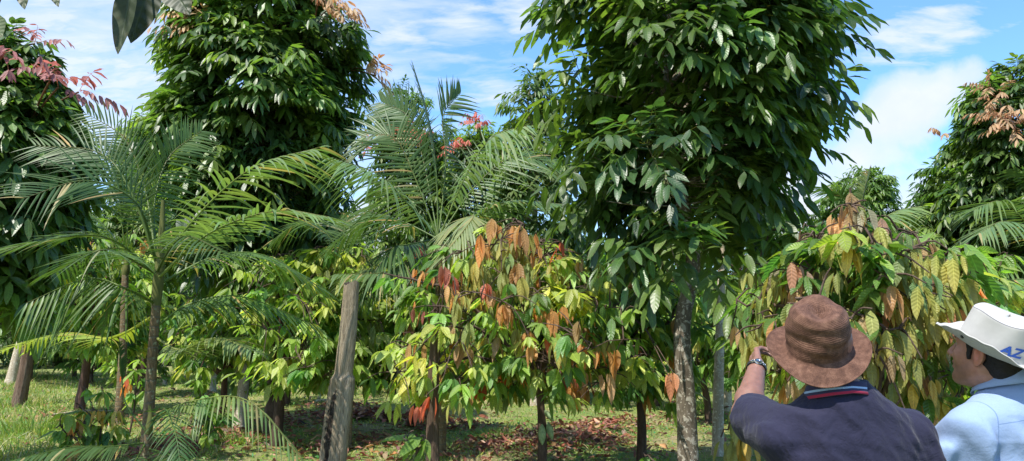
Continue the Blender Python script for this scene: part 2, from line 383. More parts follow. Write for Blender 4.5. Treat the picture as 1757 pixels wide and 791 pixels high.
cum2 = t.ramp(t.math('ADD', ac2, t.math('MULTIPLY', t.math('SUBTRACT', cn2, .5), 3.2)), [(.0, (0, 0, 0)), (.5, (.45, .45, .45)), (1.0, (.85, .85, .85))])
cum = t.math('MAXIMUM', cum, cum2)
low = t.ramp(sx.outputs[2], [(.0, (.7, .7, .7)), (.22, (0, 0, 0))])
cl = t.math('MAXIMUM', t.math('MAXIMUM', thin, cum), low)
shade = t.mix(t.noise(gen, 14, 5, .6), (2.1, 2.45, 3.0), (2.95, 3.1, 3.3))
colr = t.mix(cl, t.mix(1.0, sky.outputs[0], (.50, .70, .90), 'MULTIPLY'), shade)
bg = t.n('ShaderNodeBackground', {0: colr, 1: .15}); t.n('ShaderNodeOutputWorld', {0: bg.outputs[0]})
C.view_settings.view_transform = 'Standard'; C.view_settings.look = 'None'; C.view_settings.exposure = 1.22; C.view_settings.gamma = 1
C.cycles.max_bounces = 8; C.cycles.diffuse_bounces = 6; C.cycles.transmission_bounces = 4; C.cycles.glossy_bounces = 2
C.cycles.use_denoising = True
try: C.cycles.denoiser = 'OPENIMAGEDENOISE'
except Exception: pass
C.cycles.sample_clamp_indirect = 6
# ------------------------------------------------------------------ ground
nx, ny = 150, 190
gx = np.concatenate([[-900, -300, -120, -60], np.linspace(-32, 32, nx - 8), [60, 120, 300, 900]])
gy = np.concatenate([[-400, -60], np.linspace(-8, 60, ny - 6), [90, 180, 400, 1500]])
def gz(x, y):
    w = 1 / (1 + np.exp((np.hypot(x, y - 12) - 55) / 10))
    return w * (.035 * np.sin(x * .9 + 1) * np.sin(y * .7) + .03 * np.sin(x * 2.3 + y * 1.1) + .02 * np.sin(y * 3.1 - x * 1.7))
X, Y = np.meshgrid(gx, gy); a = Acc()
i = np.arange(ny - 1 + 0)[:len(gy) - 1, None] * len(gx); j = np.arange(len(gx) - 1)[None]
a.add(np.stack([X, Y, gz(X, Y)], -1).reshape(-1, 3), np.stack([i + j, i + j + 1, i + len(gx) + j + 1, i + len(gx) + j], -1).reshape(-1, 4), (1, 1, 1), (0, 0, 0))
tag(a.build('ground', M['ground']), kind='structure', label='grassy plantation floor with bare patches')

def ground_at(px, py):
    d = 8.0
    for _ in range(30):
        p = P(px, py, d); d *= (CAMZ) / max(.2, CAMZ - p[2] + gz(p[0], p[1]))
    return P(px, py, d)

# grass blades
def grass_field():
    a = Acc(); n = 120000
    y = 4.5 + 26 * rng.uniform(0, 1, n) ** 1.35; x = rng.uniform(-.74, .74, n) * (y + .5)
    dens = .75 + .35 * np.sin(x * 1.1 + 2) * np.sin(y * .8) + .3 * np.sin(x * 2.7 + y * 1.9) + .25 * (x < -.35 * y)
    k = rng.uniform(size=n) < np.clip(dens, .12, 1); x = x[k]; y = y[k]; n = len(x)
    tall = np.clip((-x / y - .50) * 6, 0, 1) * .28 + np.clip(np.sin(x * 3.3 + 1) * np.sin(y * 2.2 + .5) - .55, 0, 1) * .25
    L = rng.uniform(.05, .14, n) + tall * rng.uniform(.3, 1, n)
    D = np.stack([rng.normal(0, .5, n), rng.normal(0, .5, n), np.ones(n)], -1)
    tint = vary((.19, .27, .06), n, .35, .22); dry = rng.uniform(size=n) < .27; tint[dry] = vary((.42, .36, .20), dry.sum(), .25)
    leaves(a, np.stack([x, y, gz(x, y) - .01], -1), D, rng.normal(size=(n, 3)), L, rng.uniform(.006, .013, n) * (1 + y / 18), rng.uniform(.1, .7, n), tint, nl=2, kind='blade', fold=.1, wave=0)
    # low broad weeds
    n = 42000; y = 5 + 24 * rng.uniform(0, 1, n) ** 1.3; x = rng.uniform(-.74, .74, n) * (y + .5)
    k = (np.sin(x * 1.7 + .3) * np.sin(y * 1.3 + 1) + .3 * np.sin(4 * x) > rng.uniform(-.4, .8, n)); x = x[k]; y = y[k]; n = len(x)
    D = np.stack([rng.normal(0, 1, n), rng.normal(0, 1, n), rng.uniform(.1, .9, n)], -1)
    leaves(a, np.stack([x, y, gz(x, y) + rng.uniform(.0, .08, n)], -1), D, UP + rng.normal(0, .3, (n, 3)), rng.uniform(.04, .09, n), rng.uniform(.02, .045, n), .2, vary((.16, .28, .06), n, .35, .2), nl=2)
    tag(a.build('grass', M['grass']), 'short green grass and low weeds with dry blades between the trees', 'grass', kind='stuff')
grass_field()

def tuft(cx, cy, n, h, rad, label, col=(.16, .24, .05)):
    a = Acc(); th = rng.uniform(0, 6.28, n); r = rad * rng.uniform(0, 1, n) ** .6
    p = np.stack([cx + r * np.cos(th), cy + r * np.sin(th), np.full(n, gz(cx, cy) - .02)], -1)
    D = np.stack([np.cos(th) * r / rad * .9 + rng.normal(0, .2, n), np.sin(th) * r / rad * .9 + rng.normal(0, .2, n), np.ones(n)], -1)
    leaves(a, p, D, rng.normal(size=(n, 3)), h * rng.uniform(.5, 1.1, n), .017, rng.uniform(.1, .7, n), vary(col, n, .3, .15), nl=5, kind='blade', fold=.2, wave=0)
    o = a.build('grass_tuft', M['grass']); tag(o, label, 'grass tuft', 'long grass tufts')
for px, py, n, h, rad, lb in [(55, 745, 420, .55, .75, 'tall bright grass tuft in the lower left foreground beside the leaning brown trunk'),
                              (20, 700, 260, .42, .6, 'grass tuft at the left edge under the yellowing palm frond'),
                              (340, 640, 170, .6, .35, 'grass tuft of upright pale blades right of the palm trunk'),
                              (628, 655, 150, .5, .3, 'small pale grass tuft growing just right of the weathered post'),
                              (410, 760, 160, .35, .3, 'grass tuft on the litter left of the weathered post'),
                              (1210, 700, 220, .35, .5, 'grass tuft between the lichened trunk and the pale trunks'),
                              (860, 745, 200, .22, .5, 'low grass tuft left of the forked cacao trunk')]:
    p = ground_at(px, py); tuft(p[0], p[1], n, h, rad, lb)

# fallen leaves: reddish brown drifts
def litter():
    a = Acc(); P_ = []; 
    for px, py, sx_, sy_, n in [(655, 722, 1.0, .35, 900), (760, 735, .8, .5, 400), (980, 755, 1.0, .8, 800), (1040, 730, .8, .8, 500), (880, 760, .8, .9, 500), (400, 745, .9, .9, 420), (290, 770, .8, .7, 300),
                                (590, 765, .9, .8, 350), (600, 700, .8, .6, 260), (1160, 720, 1.0, 1.2, 160), (150, 720, 1.6, 1.2, 260), (690, 790, 1.5, .9, 260), (520, 720, 1.0, 1.3, 420)]:
        c = ground_at(px, py); P_.append(np.stack([rng.normal(c[0], sx_ * .6, n), rng.normal(c[1], sy_ * .6, n)], -1))
    n = 2200; y = 6 + 22 * rng.uniform(0, 1, n) ** 1.2; P_.append(np.stack([rng.uniform(-.7, .7, n) * y, y], -1))
    q = np.concatenate(P_); q = q[rng.uniform(size=len(q)) < .62]; n = len(q)
    hump = sum(h * np.exp(-(((q[:, 0] - c[0]) / w) ** 2 + ((q[:, 1] - c[1]) / w) ** 2)) for c, h, w in [(ground_at(640, 722), .20, .5), (ground_at(720, 722), .12, .4), (ground_at(960, 745), .10, .7)])
    th = rng.uniform(0, 6.28, n); D = np.stack([np.cos(th), np.sin(th), rng.normal(.05, .3, n)], -1)
    t_ = vary((.24, .10, .07), n, .4, .12); k = rng.uniform(size=n); t_[k < .30] = vary((.36, .22, .11), (k < .30).sum(), .3); t_[k > .93] = vary((.50, .30, .20), (k > .93).sum(), .2)
    leaves(a, np.stack([q[:, 0], q[:, 1], gz(q[:, 0], q[:, 1]) + .015 + hump * rng.uniform(.2, 1, n) + rng.uniform(0, .03, n)], -1), D, UP + rng.normal(0, .45, (n, 3)),
           rng.uniform(.07, .21, n), rng.uniform(.03, .075, n), rng.uniform(-.15, .25, n), t_, nl=4, fold=.6, wave=.09)
    n = 900; y = 6 + 20 * rng.uniform(0, 1, n) ** 1.2; x = rng.uniform(-.6, .6, n) * y; th = rng.uniform(0, 6.28, n)
    leaves(a, np.stack([x, y, gz(x, y) + .03], -1), np.stack([np.cos(th), np.sin(th), rng.normal(0, .08, n)], -1), UP + rng.normal(0, .1, (n, 3)), rng.uniform(.15, .6, n), rng.uniform(.006, .016, n), .0, vary((.30, .25, .18), n, .3, .05), nl=4, kind='line', fold=.8, wave=.05)
    tag(a.build('leaf_litter', M['litter']), 'drifts of curled reddish brown fallen cacao leaves on the ground', 'leaf litter', kind='stuff')
litter()

# ------------------------------------------------------------------ pinnate leaved timber trees
def pinnate_tree(label, base, prof, d, n, k, R, pairs, LL, LW, colours, nl=4, r0=.11, bark='bark_dark', trunk_pts=None, flush=(), leafmat='andiroba', group=None, nprim=26,
                 outer=.45, lump=.27, spread=.75, name='timber_tree', cat='tree', droop=.8, fcol=(.50, .16, .10), ts=1.0, depth=1.0, flab='pinkish red new leaves', shrink=.75, sprays=()):
    root = thing(name, label, cat, base, group); off = np.array(base, float)
    z_, cx_, r_ = prof; top_ = z_[-1]; prof = (np.where(z_ > top_ - .9, z_ - .25, z_), cx_, np.maximum(r_ - shrink * R, r_ * .4))
    tips, out = crown_tips(prof, d, n, outer, lump, depth)
    if sprays:
        tz = np.interp(tips[:, 2], [q_[2] for q_ in trunk_pts], [q_[0] for q_ in trunk_pts]); kp_ = ~((np.abs(tips[:, 0] * (d / tips[:, 1]) - tz) < .42) & (tips[:, 1] < d) & (rng.uniform(size=len(tips)) < .7)); tips = tips[kp_]; out = out[kp_]
    for px_, py_, dd_ in sprays:
        q_ = P(px_, py_, dd_); tips = np.vstack([tips, q_[None]]); o_ = q_ - np.array([np.interp(q_[2], prof[0], prof[1]), d, q_[2] - .25]); out = np.vstack([out, norm(o_)[None]])
    n = len(tips); wa = Acc(); ztop = prof[0][-1]
    if trunk_pts is None:
        trunk_pts = [off - [0, 0, .15], [np.interp(ztop * .3, prof[0], prof[1]) * .5 + off[0] * .5, off[1], ztop * .3], [np.interp(ztop * .6, prof[0], prof[1]), d, ztop * .6], [prof[1][-1], d, ztop * .93]]
    wood(wa, np.array(trunk_pts, float) - off, r0, .02, tips - off, nprim=nprim, rb=.026 * ts, twig=.006 * ts, rough=.05)
    wa.build('trunk', M[bark], root)
    ca = Acc()
    cc = np.array(colours)[rng.choice(len(colours), n)] * rng.uniform(.75, 1.25, (n, 1))
    whorls(ca, tips - off, out, k, R, pairs, LL, LW, cc, nl=nl, spread=spread, droop=droop)
    ca.build('crown', M[leafmat], root)
    if len(flush):
        fa = Acc(); ft = np.array([P(*q[:3]) for q in flush]) - off; fk = [q[3] if len(q) > 3 else 5 for q in flush]
        for p_, kk in zip(ft, fk):
            z_ = p_ + off; cx = np.interp(z_[2], prof[0], prof[1]); o_ = norm(np.array([[z_[0] - cx, (z_[1] - d) * .5 - .2, .7]]))
            whorls(fa, np.array([p_]), o_, kk, R * .85, max(4, pairs), LL * .62, LW * .62, np.array([fcol]), nl=max(3, nl), spread=.9, droop=1.2, rach=(.35, .12, .08))
            j_ = np.argmin(np.linalg.norm(tips - off - p_, axis=1)); tube(fa, catmull([tips[j_] - off, (tips[j_] - off + p_) / 2 + [0, 0, .04], p_], 5), .012 * ts, n=4, tint=(.2, .1, .06))
        fa.build('young_leaves', M['flush'], root, label=flab)
    return root

GR = [(.075, .145, .034), (.088, .170, .036), (.062, .120, .038), (.110, .195, .036)]
DK = [(.050, .105, .026), (.062, .128, .028), (.043, .090, .030), (.078, .150, .028), (.09, .155, .03), (.13, .20, .035)]  # darker greens, with the shade of a dark crown put into the tint
LIT = DK + [(.16, .24, .04), (.13, .22, .04)]  # adds lighter tints that paint sunlit leaves into a crown

# main tree, front right of centre
dC = 7.6
b = P(1180, 800, dC); b[2] = 0; tC = [b - [0, 0, .2], P(1178, 700, dC), P(1170, 560, dC), P(1190, 440, dC), P(1160, 300, dC), P(1140, 150, dC), P(1150, 0, dC), P(1160, -140, dC)]
profC = rows_profile([(-210, 1060, 1270), (-100, 990, 1380), (0, 955, 1395), (60, 950, 1410), (120, 960, 1410), (200, 970, 1400), (300, 990, 1370), (370, 1030, 1330), (425, 1075, 1315), (468, 1120, 1290)], dC)
pinnate_tree('big glossy leaved timber tree with a lichen blotched trunk left of the brown hat', b, profC, dC, 300, 6, .54, 5, .235, .080, DK, nl=5, r0=.115, sprays=[(990, 30, 7.6), (1010, 0, 7.4), (1000, 150, 7.3), (1020, 270, 7.2), (1040, 345, 7.2), (1405, 65, 7.5), (1395, 175, 7.5), (1350, 250, 7.6), (1385, 10, 7.8), (1150, 420, 6.1), (1200, 455, 6.1), (1130, 440, 6.2), (1110, 250, 5.9), (1130, 280, 5.9)],
             bark='bark_lichen', trunk_pts=tC, nprim=30, outer=.30, lump=.20, droop=.75, shrink=.85)
# left big tree
dB = 12.5
b = P(470, 700, dB); b[2] = 0
profB = rows_profile([(-110, 400, 500), (-50, 350, 560), (10, 320, 600), (60, 300, 605), (100, 275, 600), (160, 275, 615), (250, 285, 605), (330, 300, 595), (400, 320, 585), (470, 350, 560), (520, 390, 530)], dB)
pinnate_tree('tall dense timber tree behind the left palm with peach new shoots at its top', b, profB, dB, 520, 6, .48, 5, .27, .085, LIT, nl=4, r0=.14, nprim=30, outer=.45,
             flush=[(545, 8, dB - 1), (570, 12, dB - 1), (590, 25, dB - .5), (630, 120, dB, 4), (645, 130, dB, 3), (345, 40, dB - 1.2), (318, 45, dB - 1), (330, 20, dB - 1)], fcol=(.50, .30, .15), flab='peach and yellow new leaves')
# far left tree with red shoots
dA = 8.8
b = P(-30, 700, dA); b[2] = 0
profA = rows_profile([(55, -20, 50), (100, -90, 85), (160, -130, 120), (220, -150, 140), (300, -150, 130), (380, -140, 105), (460, -120, 75), (530, -90, 40)], dA)
pinnate_tree('timber tree at the left edge with dark leaves and bright pink red new shoots', b, profA, dA, 300, 6, .46, 5, .26, .088, GR + [(.11, .20, .03)], nl=4, r0=.12,
             flush=[(100, 150, dA - .6, 3), (135, 158, dA - .2, 3), (40, 118, dA - .6, 3), (15, 125, dA - .8, 3), (60, 75, dA, 3), (85, 140, dA - .9, 2)], fcol=(.36, .13, .12))
# right tree
dD = 12.0
b = P(1760, 700, dD); b[2] = 0
profD = rows_profile([(95, 1740, 1790), (135, 1680, 1850), (190, 1650, 1880), (240, 1625, 1900), (320, 1615, 1900), (390, 1600, 1890), (450, 1610, 1870), (500, 1650, 1850)], dD)
pinnate_tree('timber tree at the right edge with fine leaves, pink tips and an orange yellow cluster', b, profD, dD, 430, 6, .42, 6, .20, .066, LIT, nl=3, r0=.14,
             flush=[(1700, 150, dD - .6, 4), (1712, 165, dD - .8, 4), (1725, 205, dD - 1.4, 6), (1740, 215, dD - 1.5, 6), (1712, 200, dD - 1.5, 5), (1620, 232, dD, 2)], fcol=(.46, .27, .15), flab='pink and orange new leaves')
profH = rows_profile([(330, 1560, 1640), (370, 1545, 1650), (430, 1540, 1660), (500, 1560, 1640)], 16)
b = P(1600, 650, 16); b[2] = 0
pinnate_tree('low dark tree filling the gap left of the right edge tree', b, profH, 16, 150, 6, .42, 5, .22, .075, GR, nl=2, r0=.1)
# farther trees
far = [
    ('distant light green tree with coral new leaves behind the middle palm', 22, [(145, 680, 705), (180, 655, 745), (230, 648, 765), (300, 640, 780), (380, 640, 800), (470, 660, 790)], 230, [(690, 225, 20.6), (705, 232, 20.4), (675, 238, 20.4), (720, 235, 20.6), (640, 255, 21), (632, 240, 21)], (.50, .15, .09), LIT),
    ('slender tall tree with thin twiggy crown just left of the big lichened tree', 17, [(112, 885, 925), (150, 872, 945), (220, 868, 965), (300, 860, 975), (380, 850, 985), (460, 860, 980)], 130, [], None, [(.07, .13, .03), (.10, .17, .04), (.14, .20, .05)]),
    ('distant tree with small pink tips right of the middle palm spear', 21, [(205, 800, 840), (240, 785, 875), (300, 775, 890), (380, 770, 900), (470, 780, 890)], 200, [(815, 208, 20), (822, 215, 20), (800, 250, 19.8), (785, 255, 20)], (.55, .14, .10), LIT),
    ('small pale green tree with drooping light leaves left of the dense timber tree', 19, [(182, 238, 275), (210, 225, 300), (300, 215, 320), (400, 200, 330), (470, 220, 320)], 150, [(262, 200, 18.2, 6), (250, 215, 18.2, 5)], (.30, .38, .08), [(.12, .20, .04), (.20, .28, .05), (.08, .14, .03)]),
    ('far bright green tree in the sky gap left of the right edge tree', 26, [(285, 1470, 1500), (310, 1430, 1520), (350, 1405, 1530), (420, 1395, 1545), (480, 1400, 1540)], 230, [], None, [(.11, .19, .04), (.16, .25, .05), (.08, .15, .03)]),
    ('dark far tree behind the left palm crown', 24, [(330, 150, 260), (380, 90, 330), (450, 60, 380), (540, 80, 360)], 240, [], None, GR),
    ('far tree standing low between the dense timber tree and the middle palm', 25, [(370, 560, 640), (420, 540, 690), (480, 520, 720), (560, 530, 720)], 230, [], None, GR),
    ('far dark tree low behind the orange topped cacao', 24, [(370, 880, 990), (420, 830, 1060), (500, 800, 1100), (570, 820, 1080)], 260, [], None, GR),
    ('far tree low behind the lichened trunk and the brown hat', 26, [(360, 1180, 1330), (430, 1120, 1420), (520, 1100, 1450), (590, 1120, 1430)], 280, [], None, GR),
    ('far tree low behind the white hat at the right', 24, [(400, 1600, 1700), (450, 1540, 1800), (520, 1500, 1850), (590, 1520, 1830)], 260, [], None, GR),
    ('far dark tree low at the left edge beyond the leaning trunks', 27, [(420, -40, 80), (480, -90, 150), (550, -90, 160), (600, -60, 140)], 240, [], None, GR),
]
for lb, d, rows, n, fl, fc, cols in far:
    pr = rows_profile(rows, d); b = np.array([pr[1].mean(), d, 0.])
    pinnate_tree(lb, b, pr, d, n, 6, .50, 5, .26, .09, cols, nl=2, shrink=.3, r0=.12, bark='bark_pale' if 'slender' in lb else 'bark_dark', flush=fl, fcol=fc, leafmat='far', nprim=14, outer=.3, ts=1.3, spread=.9,
                 name='distant_tree' if 'slender' not in lb else 'slender_tree', group='trees beyond the cacao rows')

# ------------------------------------------------------------------ cacao
PAL = {'green': (.10, .19, .035), 'bright': (.22, .34, .06), 'yel': (.40, .46, .11), 'orange': (.54, .26, .09), 'red': (.46, .12, .065), 'tan': (.50, .31, .16), 'khaki': (.35, .33, .095), 'gold': (.50, .36, .09), 'pink': (.46, .24, .16)}
YOUNG = {'orange', 'red', 'tan', 'pink', 'gold', 'khaki'}
def cacao_leaves(ga, ya, tips, out, kinds, LL, nl, k=7, asp=.36):
    for kind in set(kinds):
        s = np.array([x == kind for x in kinds]); T = tips[s]; O = out[s]; n = len(T)
        young = kind in YOUNG; a_ = ya if young else ga
        kk = k if not young else max(3, k - 2)
        th = rng.uniform(0, 6.28, (n, 1)) + np.arange(kk) * 2.4 + rng.normal(0, .3, (n, kk))
        H = np.stack([np.cos(th), np.sin(th), np.zeros_like(th)], -1)
        dr = rng.uniform(1.2, 2.6, (n, kk, 1)) if young else rng.uniform(.35, 1.8, (n, kk, 1)) * rng.uniform(.5, 1.3, (n, 1, 1))
        D = O[:, None] * (.25 if young else .55) + H * (.38 if young else .8) + G * dr + rng.normal(0, .12, (n, kk, 3))
        s_ = rng.uniform(0, .16, (n, kk, 1))
        pos = T[:, None] - O[:, None] * s_ + H * .015
        hint = H * 1.0 + O[:, None] * .5 + UP * .5 + rng.normal(0, .25, (n, kk, 3))
        L = LL * rng.uniform(.55, 1.15, (n, kk)) * rng.uniform(.8, 1.15, (n, 1)) * (.9 if young else 1)
        ct = np.repeat(vary(PAL[kind], n, .22, .14), kk, 0) * rng.uniform(.8, 1.2, (n * kk, 1))
        leaves(a_, pos.reshape(-1, 3), D.reshape(-1, 3), hint.reshape(-1, 3), L.ravel(), (L * asp * rng.uniform(.85, 1.15, L.shape)).ravel(), rng.uniform(.0, .35, n * kk), ct, nl=nl, kind='leaf', fold=.30 if not young else .5, wave=.03)

def cacao(label, base, fork, rows, d, n, mix, LL=.27, nl=5, r0=.05, nprim=12, bias=None, group=None, bark='bark_dark', outer=.2, name='cacao_tree', k=7, extra=(), pods=(), trunk_pts=None, depth=1.0, ylab=None, cat='tree', asp=.36):
    root = thing(name, label, cat, base, group); off = np.array(base, float); fork = np.array(fork, float)
    pr = rows_profile(rows, d); tips, out = crown_tips(pr, d, n, outer, .26, depth)
    kp = ~((np.hypot(tips[:, 0] - fork[0], tips[:, 1] - fork[1]) < .42) & (tips[:, 2] < fork[2] + .35) & (n > 60)); tips = tips[kp]; out = out[kp]; n = len(tips)
    out[:, 2] = np.abs(out[:, 2]) * .6; kinds = list(rng.choice([m_[0] for m_ in mix], n, p=np.array([m_[1] for m_ in mix]) / sum(m_[1] for m_ in mix)))
    if bias:
        for (px, py, rad, kk) in bias:
            c = P(px, py, d)
            for i_ in range(n):
                q = tips[i_]; qq = q * (d / q[1]) if q[1] > 0 else q
                if np.hypot(q[0] / q[1] * d - c[0], (q[2] - CAMZ) / q[1] * d + CAMZ - c[2]) < rad / F_PX * d and rng.uniform() < .75: kinds[i_] = kk
    for (px, py, dd, kk) in extra:
        tips = np.vstack([tips, P(px, py, dd)[None]]); o_ = tips[-1] - np.array([fork[0], fork[1], fork[2]]); out = np.vstack([out, norm(o_)[None] * [1, 1, .6]]); kinds.append(kk)
    wa = Acc(); tp = catmull(trunk_pts if trunk_pts is not None else [off - [0, 0, .1], (off * .5 + fork * .5) + [.03, 0, 0], fork], 14)
    tube(wa, tp - off, np.linspace(r0 * 1.2, r0 * .85, 14), n=10, rough=.10)
    nodes = []
    ang = np.arctan2(tips[:, 1] - fork[1], tips[:, 0] - fork[0]); order = np.argsort(ang); prim = order[np.linspace(0, len(order) - 1, nprim).astype(int)]
    for i_ in prim:
        e = tips[i_]; h = np.linalg.norm((e - fork)[:2]); mid = fork + (e - fork) * .45; mid[2] = max(fork[2] + .25 * h, (fork[2] + e[2]) / 2 + .22 * h)
        st = fork - [0, 0, rng.uniform(0, .08)]; c = catmull([st, mid + rng.normal(0, .06, 3), e + UP * .03], 12); c[1:-1] += rng.normal(0, .012, (10, 3))
        tube(wa, c - off, np.linspace(r0 * .62, .007, 12), n=7, rough=.06); nodes.append(c[2:])
    N = np.concatenate(nodes)
    for i_ in range(len(tips)):
        if i_ in prim: continue
        e = tips[i_]; dd = np.linalg.norm(N - e, axis=1) + np.maximum(0, e[2] - N[:, 2]) * .2; st = N[np.argmin(dd)]
        mid = (st + e) / 2 + UP * .14 * np.linalg.norm(e - st) + rng.normal(0, .015, 3)
        c = catmull([st, mid, e], 6); tube(wa, c - off, np.linspace(.008, .004, 6), n=5); 
        if len(N) < 400: N = np.vstack([N, c[2:5]])
    wa.build('trunk', M[bark], root)
    ga, ya = Acc(), Acc(); cacao_leaves(ga, ya, tips - off, out, kinds, LL, nl, k, asp)
    if ga.n: ga.build('crown', M['cacao'], root)
    if ya.n: ya.build('young_leaves' if ga.n else 'crown', M['cacao_young'], root, label=ylab)
    for (px, py, dd, ln, tilt) in pods:
        pod(root, P(px, py, dd) - off, ln, tilt)
    return root

def pod(root, top, ln, tilt):
    a = Acc(); nt, ns = 14, 20; t_ = np.linspace(0, 1, nt); th = np.linspace(0, 2 * np.pi, ns, endpoint=False)
    r = .22 * ln * np.sin(np.pi * np.clip(t_, .02, .985)) ** .65 * (1 - .25 * t_)
    R = r[:, None] * (1 + .07 * np.cos(10 * th)[None])
    ax = norm(np.array([tilt, -.1, -1.])); s, u = frame(ax[None]); s = s[0]; u = u[0]
    V = top + ax * (t_ * ln)[:, None, None] + s * (R * np.cos(th))[..., None] + u * (R * np.sin(th))[..., None]
    i_ = np.arange(nt - 1)[:, None] * ns; j_ = np.arange(ns)[None]
    V2 = V.reshape(-1, 3)
    a.add(V2, np.stack([i_ + j_, i_ + ns + j_, i_ + ns + (j_ + 1) % ns, i_ + (j_ + 1) % ns], -1).reshape(-1, 4), (1, 1, 1), (0, 0, 0))
    a.build('cacao_pod', M['pod'], root)
M['pod'] = simple('cacao_pod_skin', (.24, .32, .16), rough=.5, nscale=30, namt=.5, bump=.5)

def gp(x, d): return np.array([x, d, float(gz(x, d))])
def gpx(px, d): p = P(px, 571, d); return gp(p[0], d)
MID = [('green', 2.2), ('bright', 4.2), ('yel', 2.4), ('orange', 1.6), ('khaki', 1.4), ('tan', .5), ('red', .25)]
cacao('cacao tree in the middle with orange hanging young leaves, low forked trunk and green pods', gpx(925, 8.0), P(925, 655, 8.0),
      [(378, 845, 895), (410, 790, 960), (450, 720, 1050), (500, 690, 1080), (560, 665, 1090), (610, 660, 1095), (650, 670, 1090), (680, 700, 1080)], 8.0, 640, MID, LL=.205, nl=6, r0=.047, nprim=13,
      bias=[(870, 400, 60, 'orange'), (875, 385, 40, 'orange'), (900, 440, 60, 'khaki'), (830, 430, 50, 'khaki'), (780, 500, 40, 'khaki'), (690, 600, 70, 'yel'), (1000, 460, 70, 'yel')],
      extra=[(770, 470, 7.2, 'red'), (758, 455, 7.2, 'red'), (768, 490, 7.1, 'orange'), (828, 480, 7.0, 'red'), (945, 570, 6.9, 'red'), (1060, 600, 7.0, 'orange'), (912, 590, 6.9, 'orange'), (1000, 590, 6.9, 'orange'), (960, 415, 7.2, 'red'), (970, 520, 7, 'orange'),
             (880, 380, 7.4, 'orange'), (895, 385, 7.2, 'tan'), (845, 375, 7.4, 'orange'), (820, 400, 7.2, 'orange'), (870, 430, 7.1, 'khaki'), (905, 400, 7.3, 'khaki'), (790, 660, 6.8, 'bright'), (760, 650, 6.8, 'bright'), (810, 630, 6.8, 'yel')],
      pods=[(934, 704, 7.90, .15, .9), (930, 728, 7.87, .21, .0), (940, 724, 7.95, .19, .25)], ylab='orange, tan and red young leaves')
cacao('cacao tree right of the forked one, partly behind the lichened trunk', gpx(1095, 9.2), P(1093, 640, 9.2), [(430, 1020, 1130), (480, 1000, 1180), (560, 990, 1200), (620, 1000, 1190), (690, 1040, 1170)], 9.2, 300,
      [('green', 3), ('bright', 4), ('yel', 1.4), ('orange', .5)], LL=.24, nl=5, r0=.055, extra=[(1152, 655, 7.0, 'orange'), (1155, 640, 7.0, 'pink')], pods=[(1085, 600, 8.6, .13, 0)])
cacao('cacao tree with fresh green leaves behind the weathered post', gpx(480, 11.5), P(480, 630, 11.5), [(418, 575, 620), (440, 450, 640), (480, 420, 660), (530, 400, 680), (580, 390, 690), (630, 410, 680), (660, 440, 660)], 11.5, 560,
      [('green', 1.0), ('bright', 5), ('yel', 3.5), ('khaki', .3)], LL=.26, nl=4, r0=.08, nprim=12)
cacao('cacao tree with a curved leaning trunk between the two upright posts', ground_at(705, 722), P(752, 640, 12.5), [(405, 705, 770), (440, 680, 800), (500, 660, 810), (560, 650, 800), (620, 640, 790), (650, 660, 770)], 12.0, 330,
      [('green', 3), ('bright', 4), ('yel', 1.2), ('orange', .5), ('red', .2)], LL=.28, nl=4, r0=.07, trunk_pts=[ground_at(700, 727) - [0, 0, .08], P(722, 690, 12.6), P(740, 665, 12.5), P(752, 640, 12.5)],
      extra=[(745, 430, 10.5, 'bright'), (752, 445, 10.4, 'red'), (718, 412, 11, 'red'), (730, 440, 10.5, 'green'), (735, 500, 10.5, 'green')])
cacao('bright leaved cacao tree with twin reddish brown stems behind the left palm', ground_at(135, 702), P(150, 600, 15.5), [(398, 90, 220), (430, 60, 250), (480, 50, 280), (540, 60, 280), (600, 90, 260)], 15.2, 360,
      [('green', 2.5), ('bright', 5), ('yel', 1.8), ('orange', .15)], LL=.30, nl=3, r0=.09, bark='bark_red')
cacao('low cacao tree around the pale trunk between the palm and the weathered post', gpx(385, 13.5), P(385, 640, 13.5), [(480, 330, 440), (540, 310, 470), (600, 300, 470), (660, 320, 440), (690, 340, 420)], 13.5, 300,
      [('green', 2), ('bright', 5), ('yel', 2.5), ('orange', .4)], LL=.25, nl=3, r0=.06, bark='bark_red')
# the near tree behind the two men
dJ = 4.7
cacao('near cacao tree with big tan and khaki hanging young leaves behind the brown hat', gpx(1535, dJ), P(1500, 690, dJ),
      [(345, 1430, 1480), (390, 1360, 1560), (430, 1320, 1640), (480, 1300, 1650), (540, 1290, 1640), (600, 1300, 1630), (660, 1340, 1640), (720, 1400, 1640)], dJ, 430,
      [('khaki', 6), ('tan', 1.8), ('green', 2.6), ('bright', .8), ('pink', .4)], LL=.185, nl=6, r0=.034, nprim=9, k=7,
      bias=[(1370, 400, 50, 'green'), (1500, 400, 40, 'green'), (1600, 470, 70, 'khaki'), (1450, 370, 40, 'tan')],
      extra=[(1460, 330, 4.7, 'tan'), (1450, 350, 4.6, 'tan'), (1512, 370, 4.6, 'pink'), (1372, 455, 4.5, 'pink'), (1355, 450, 4.5, 'pink'), (1450, 385, 4.6, 'gold'), (1605, 430, 4.6, 'tan'), (1595, 410, 4.6, 'tan'), (1560, 460, 4.6, 'tan'), (1620, 450, 4.6, 'khaki'), (1640, 460, 4.6, 'khaki'),
             (1500, 530, 4.5, 'tan'), (1490, 545, 4.5, 'tan'), (1280, 570, 4.8, 'khaki'), (1262, 575, 4.8, 'khaki'), (1270, 650, 5.0, 'tan'), (1550, 500, 4.5, 'khaki'), (1590, 560, 4.5, 'khaki'), (1610, 650, 4.5, 'gold'), (1600, 640, 4.6, 'pink'), (1560, 640, 4.6, 'khaki')],
      ylab='tan, khaki and golden young leaves', trunk_pts=[gpx(1560, dJ) - [0, 0, .1], P(1545, 760, dJ), P(1500, 690, dJ)])
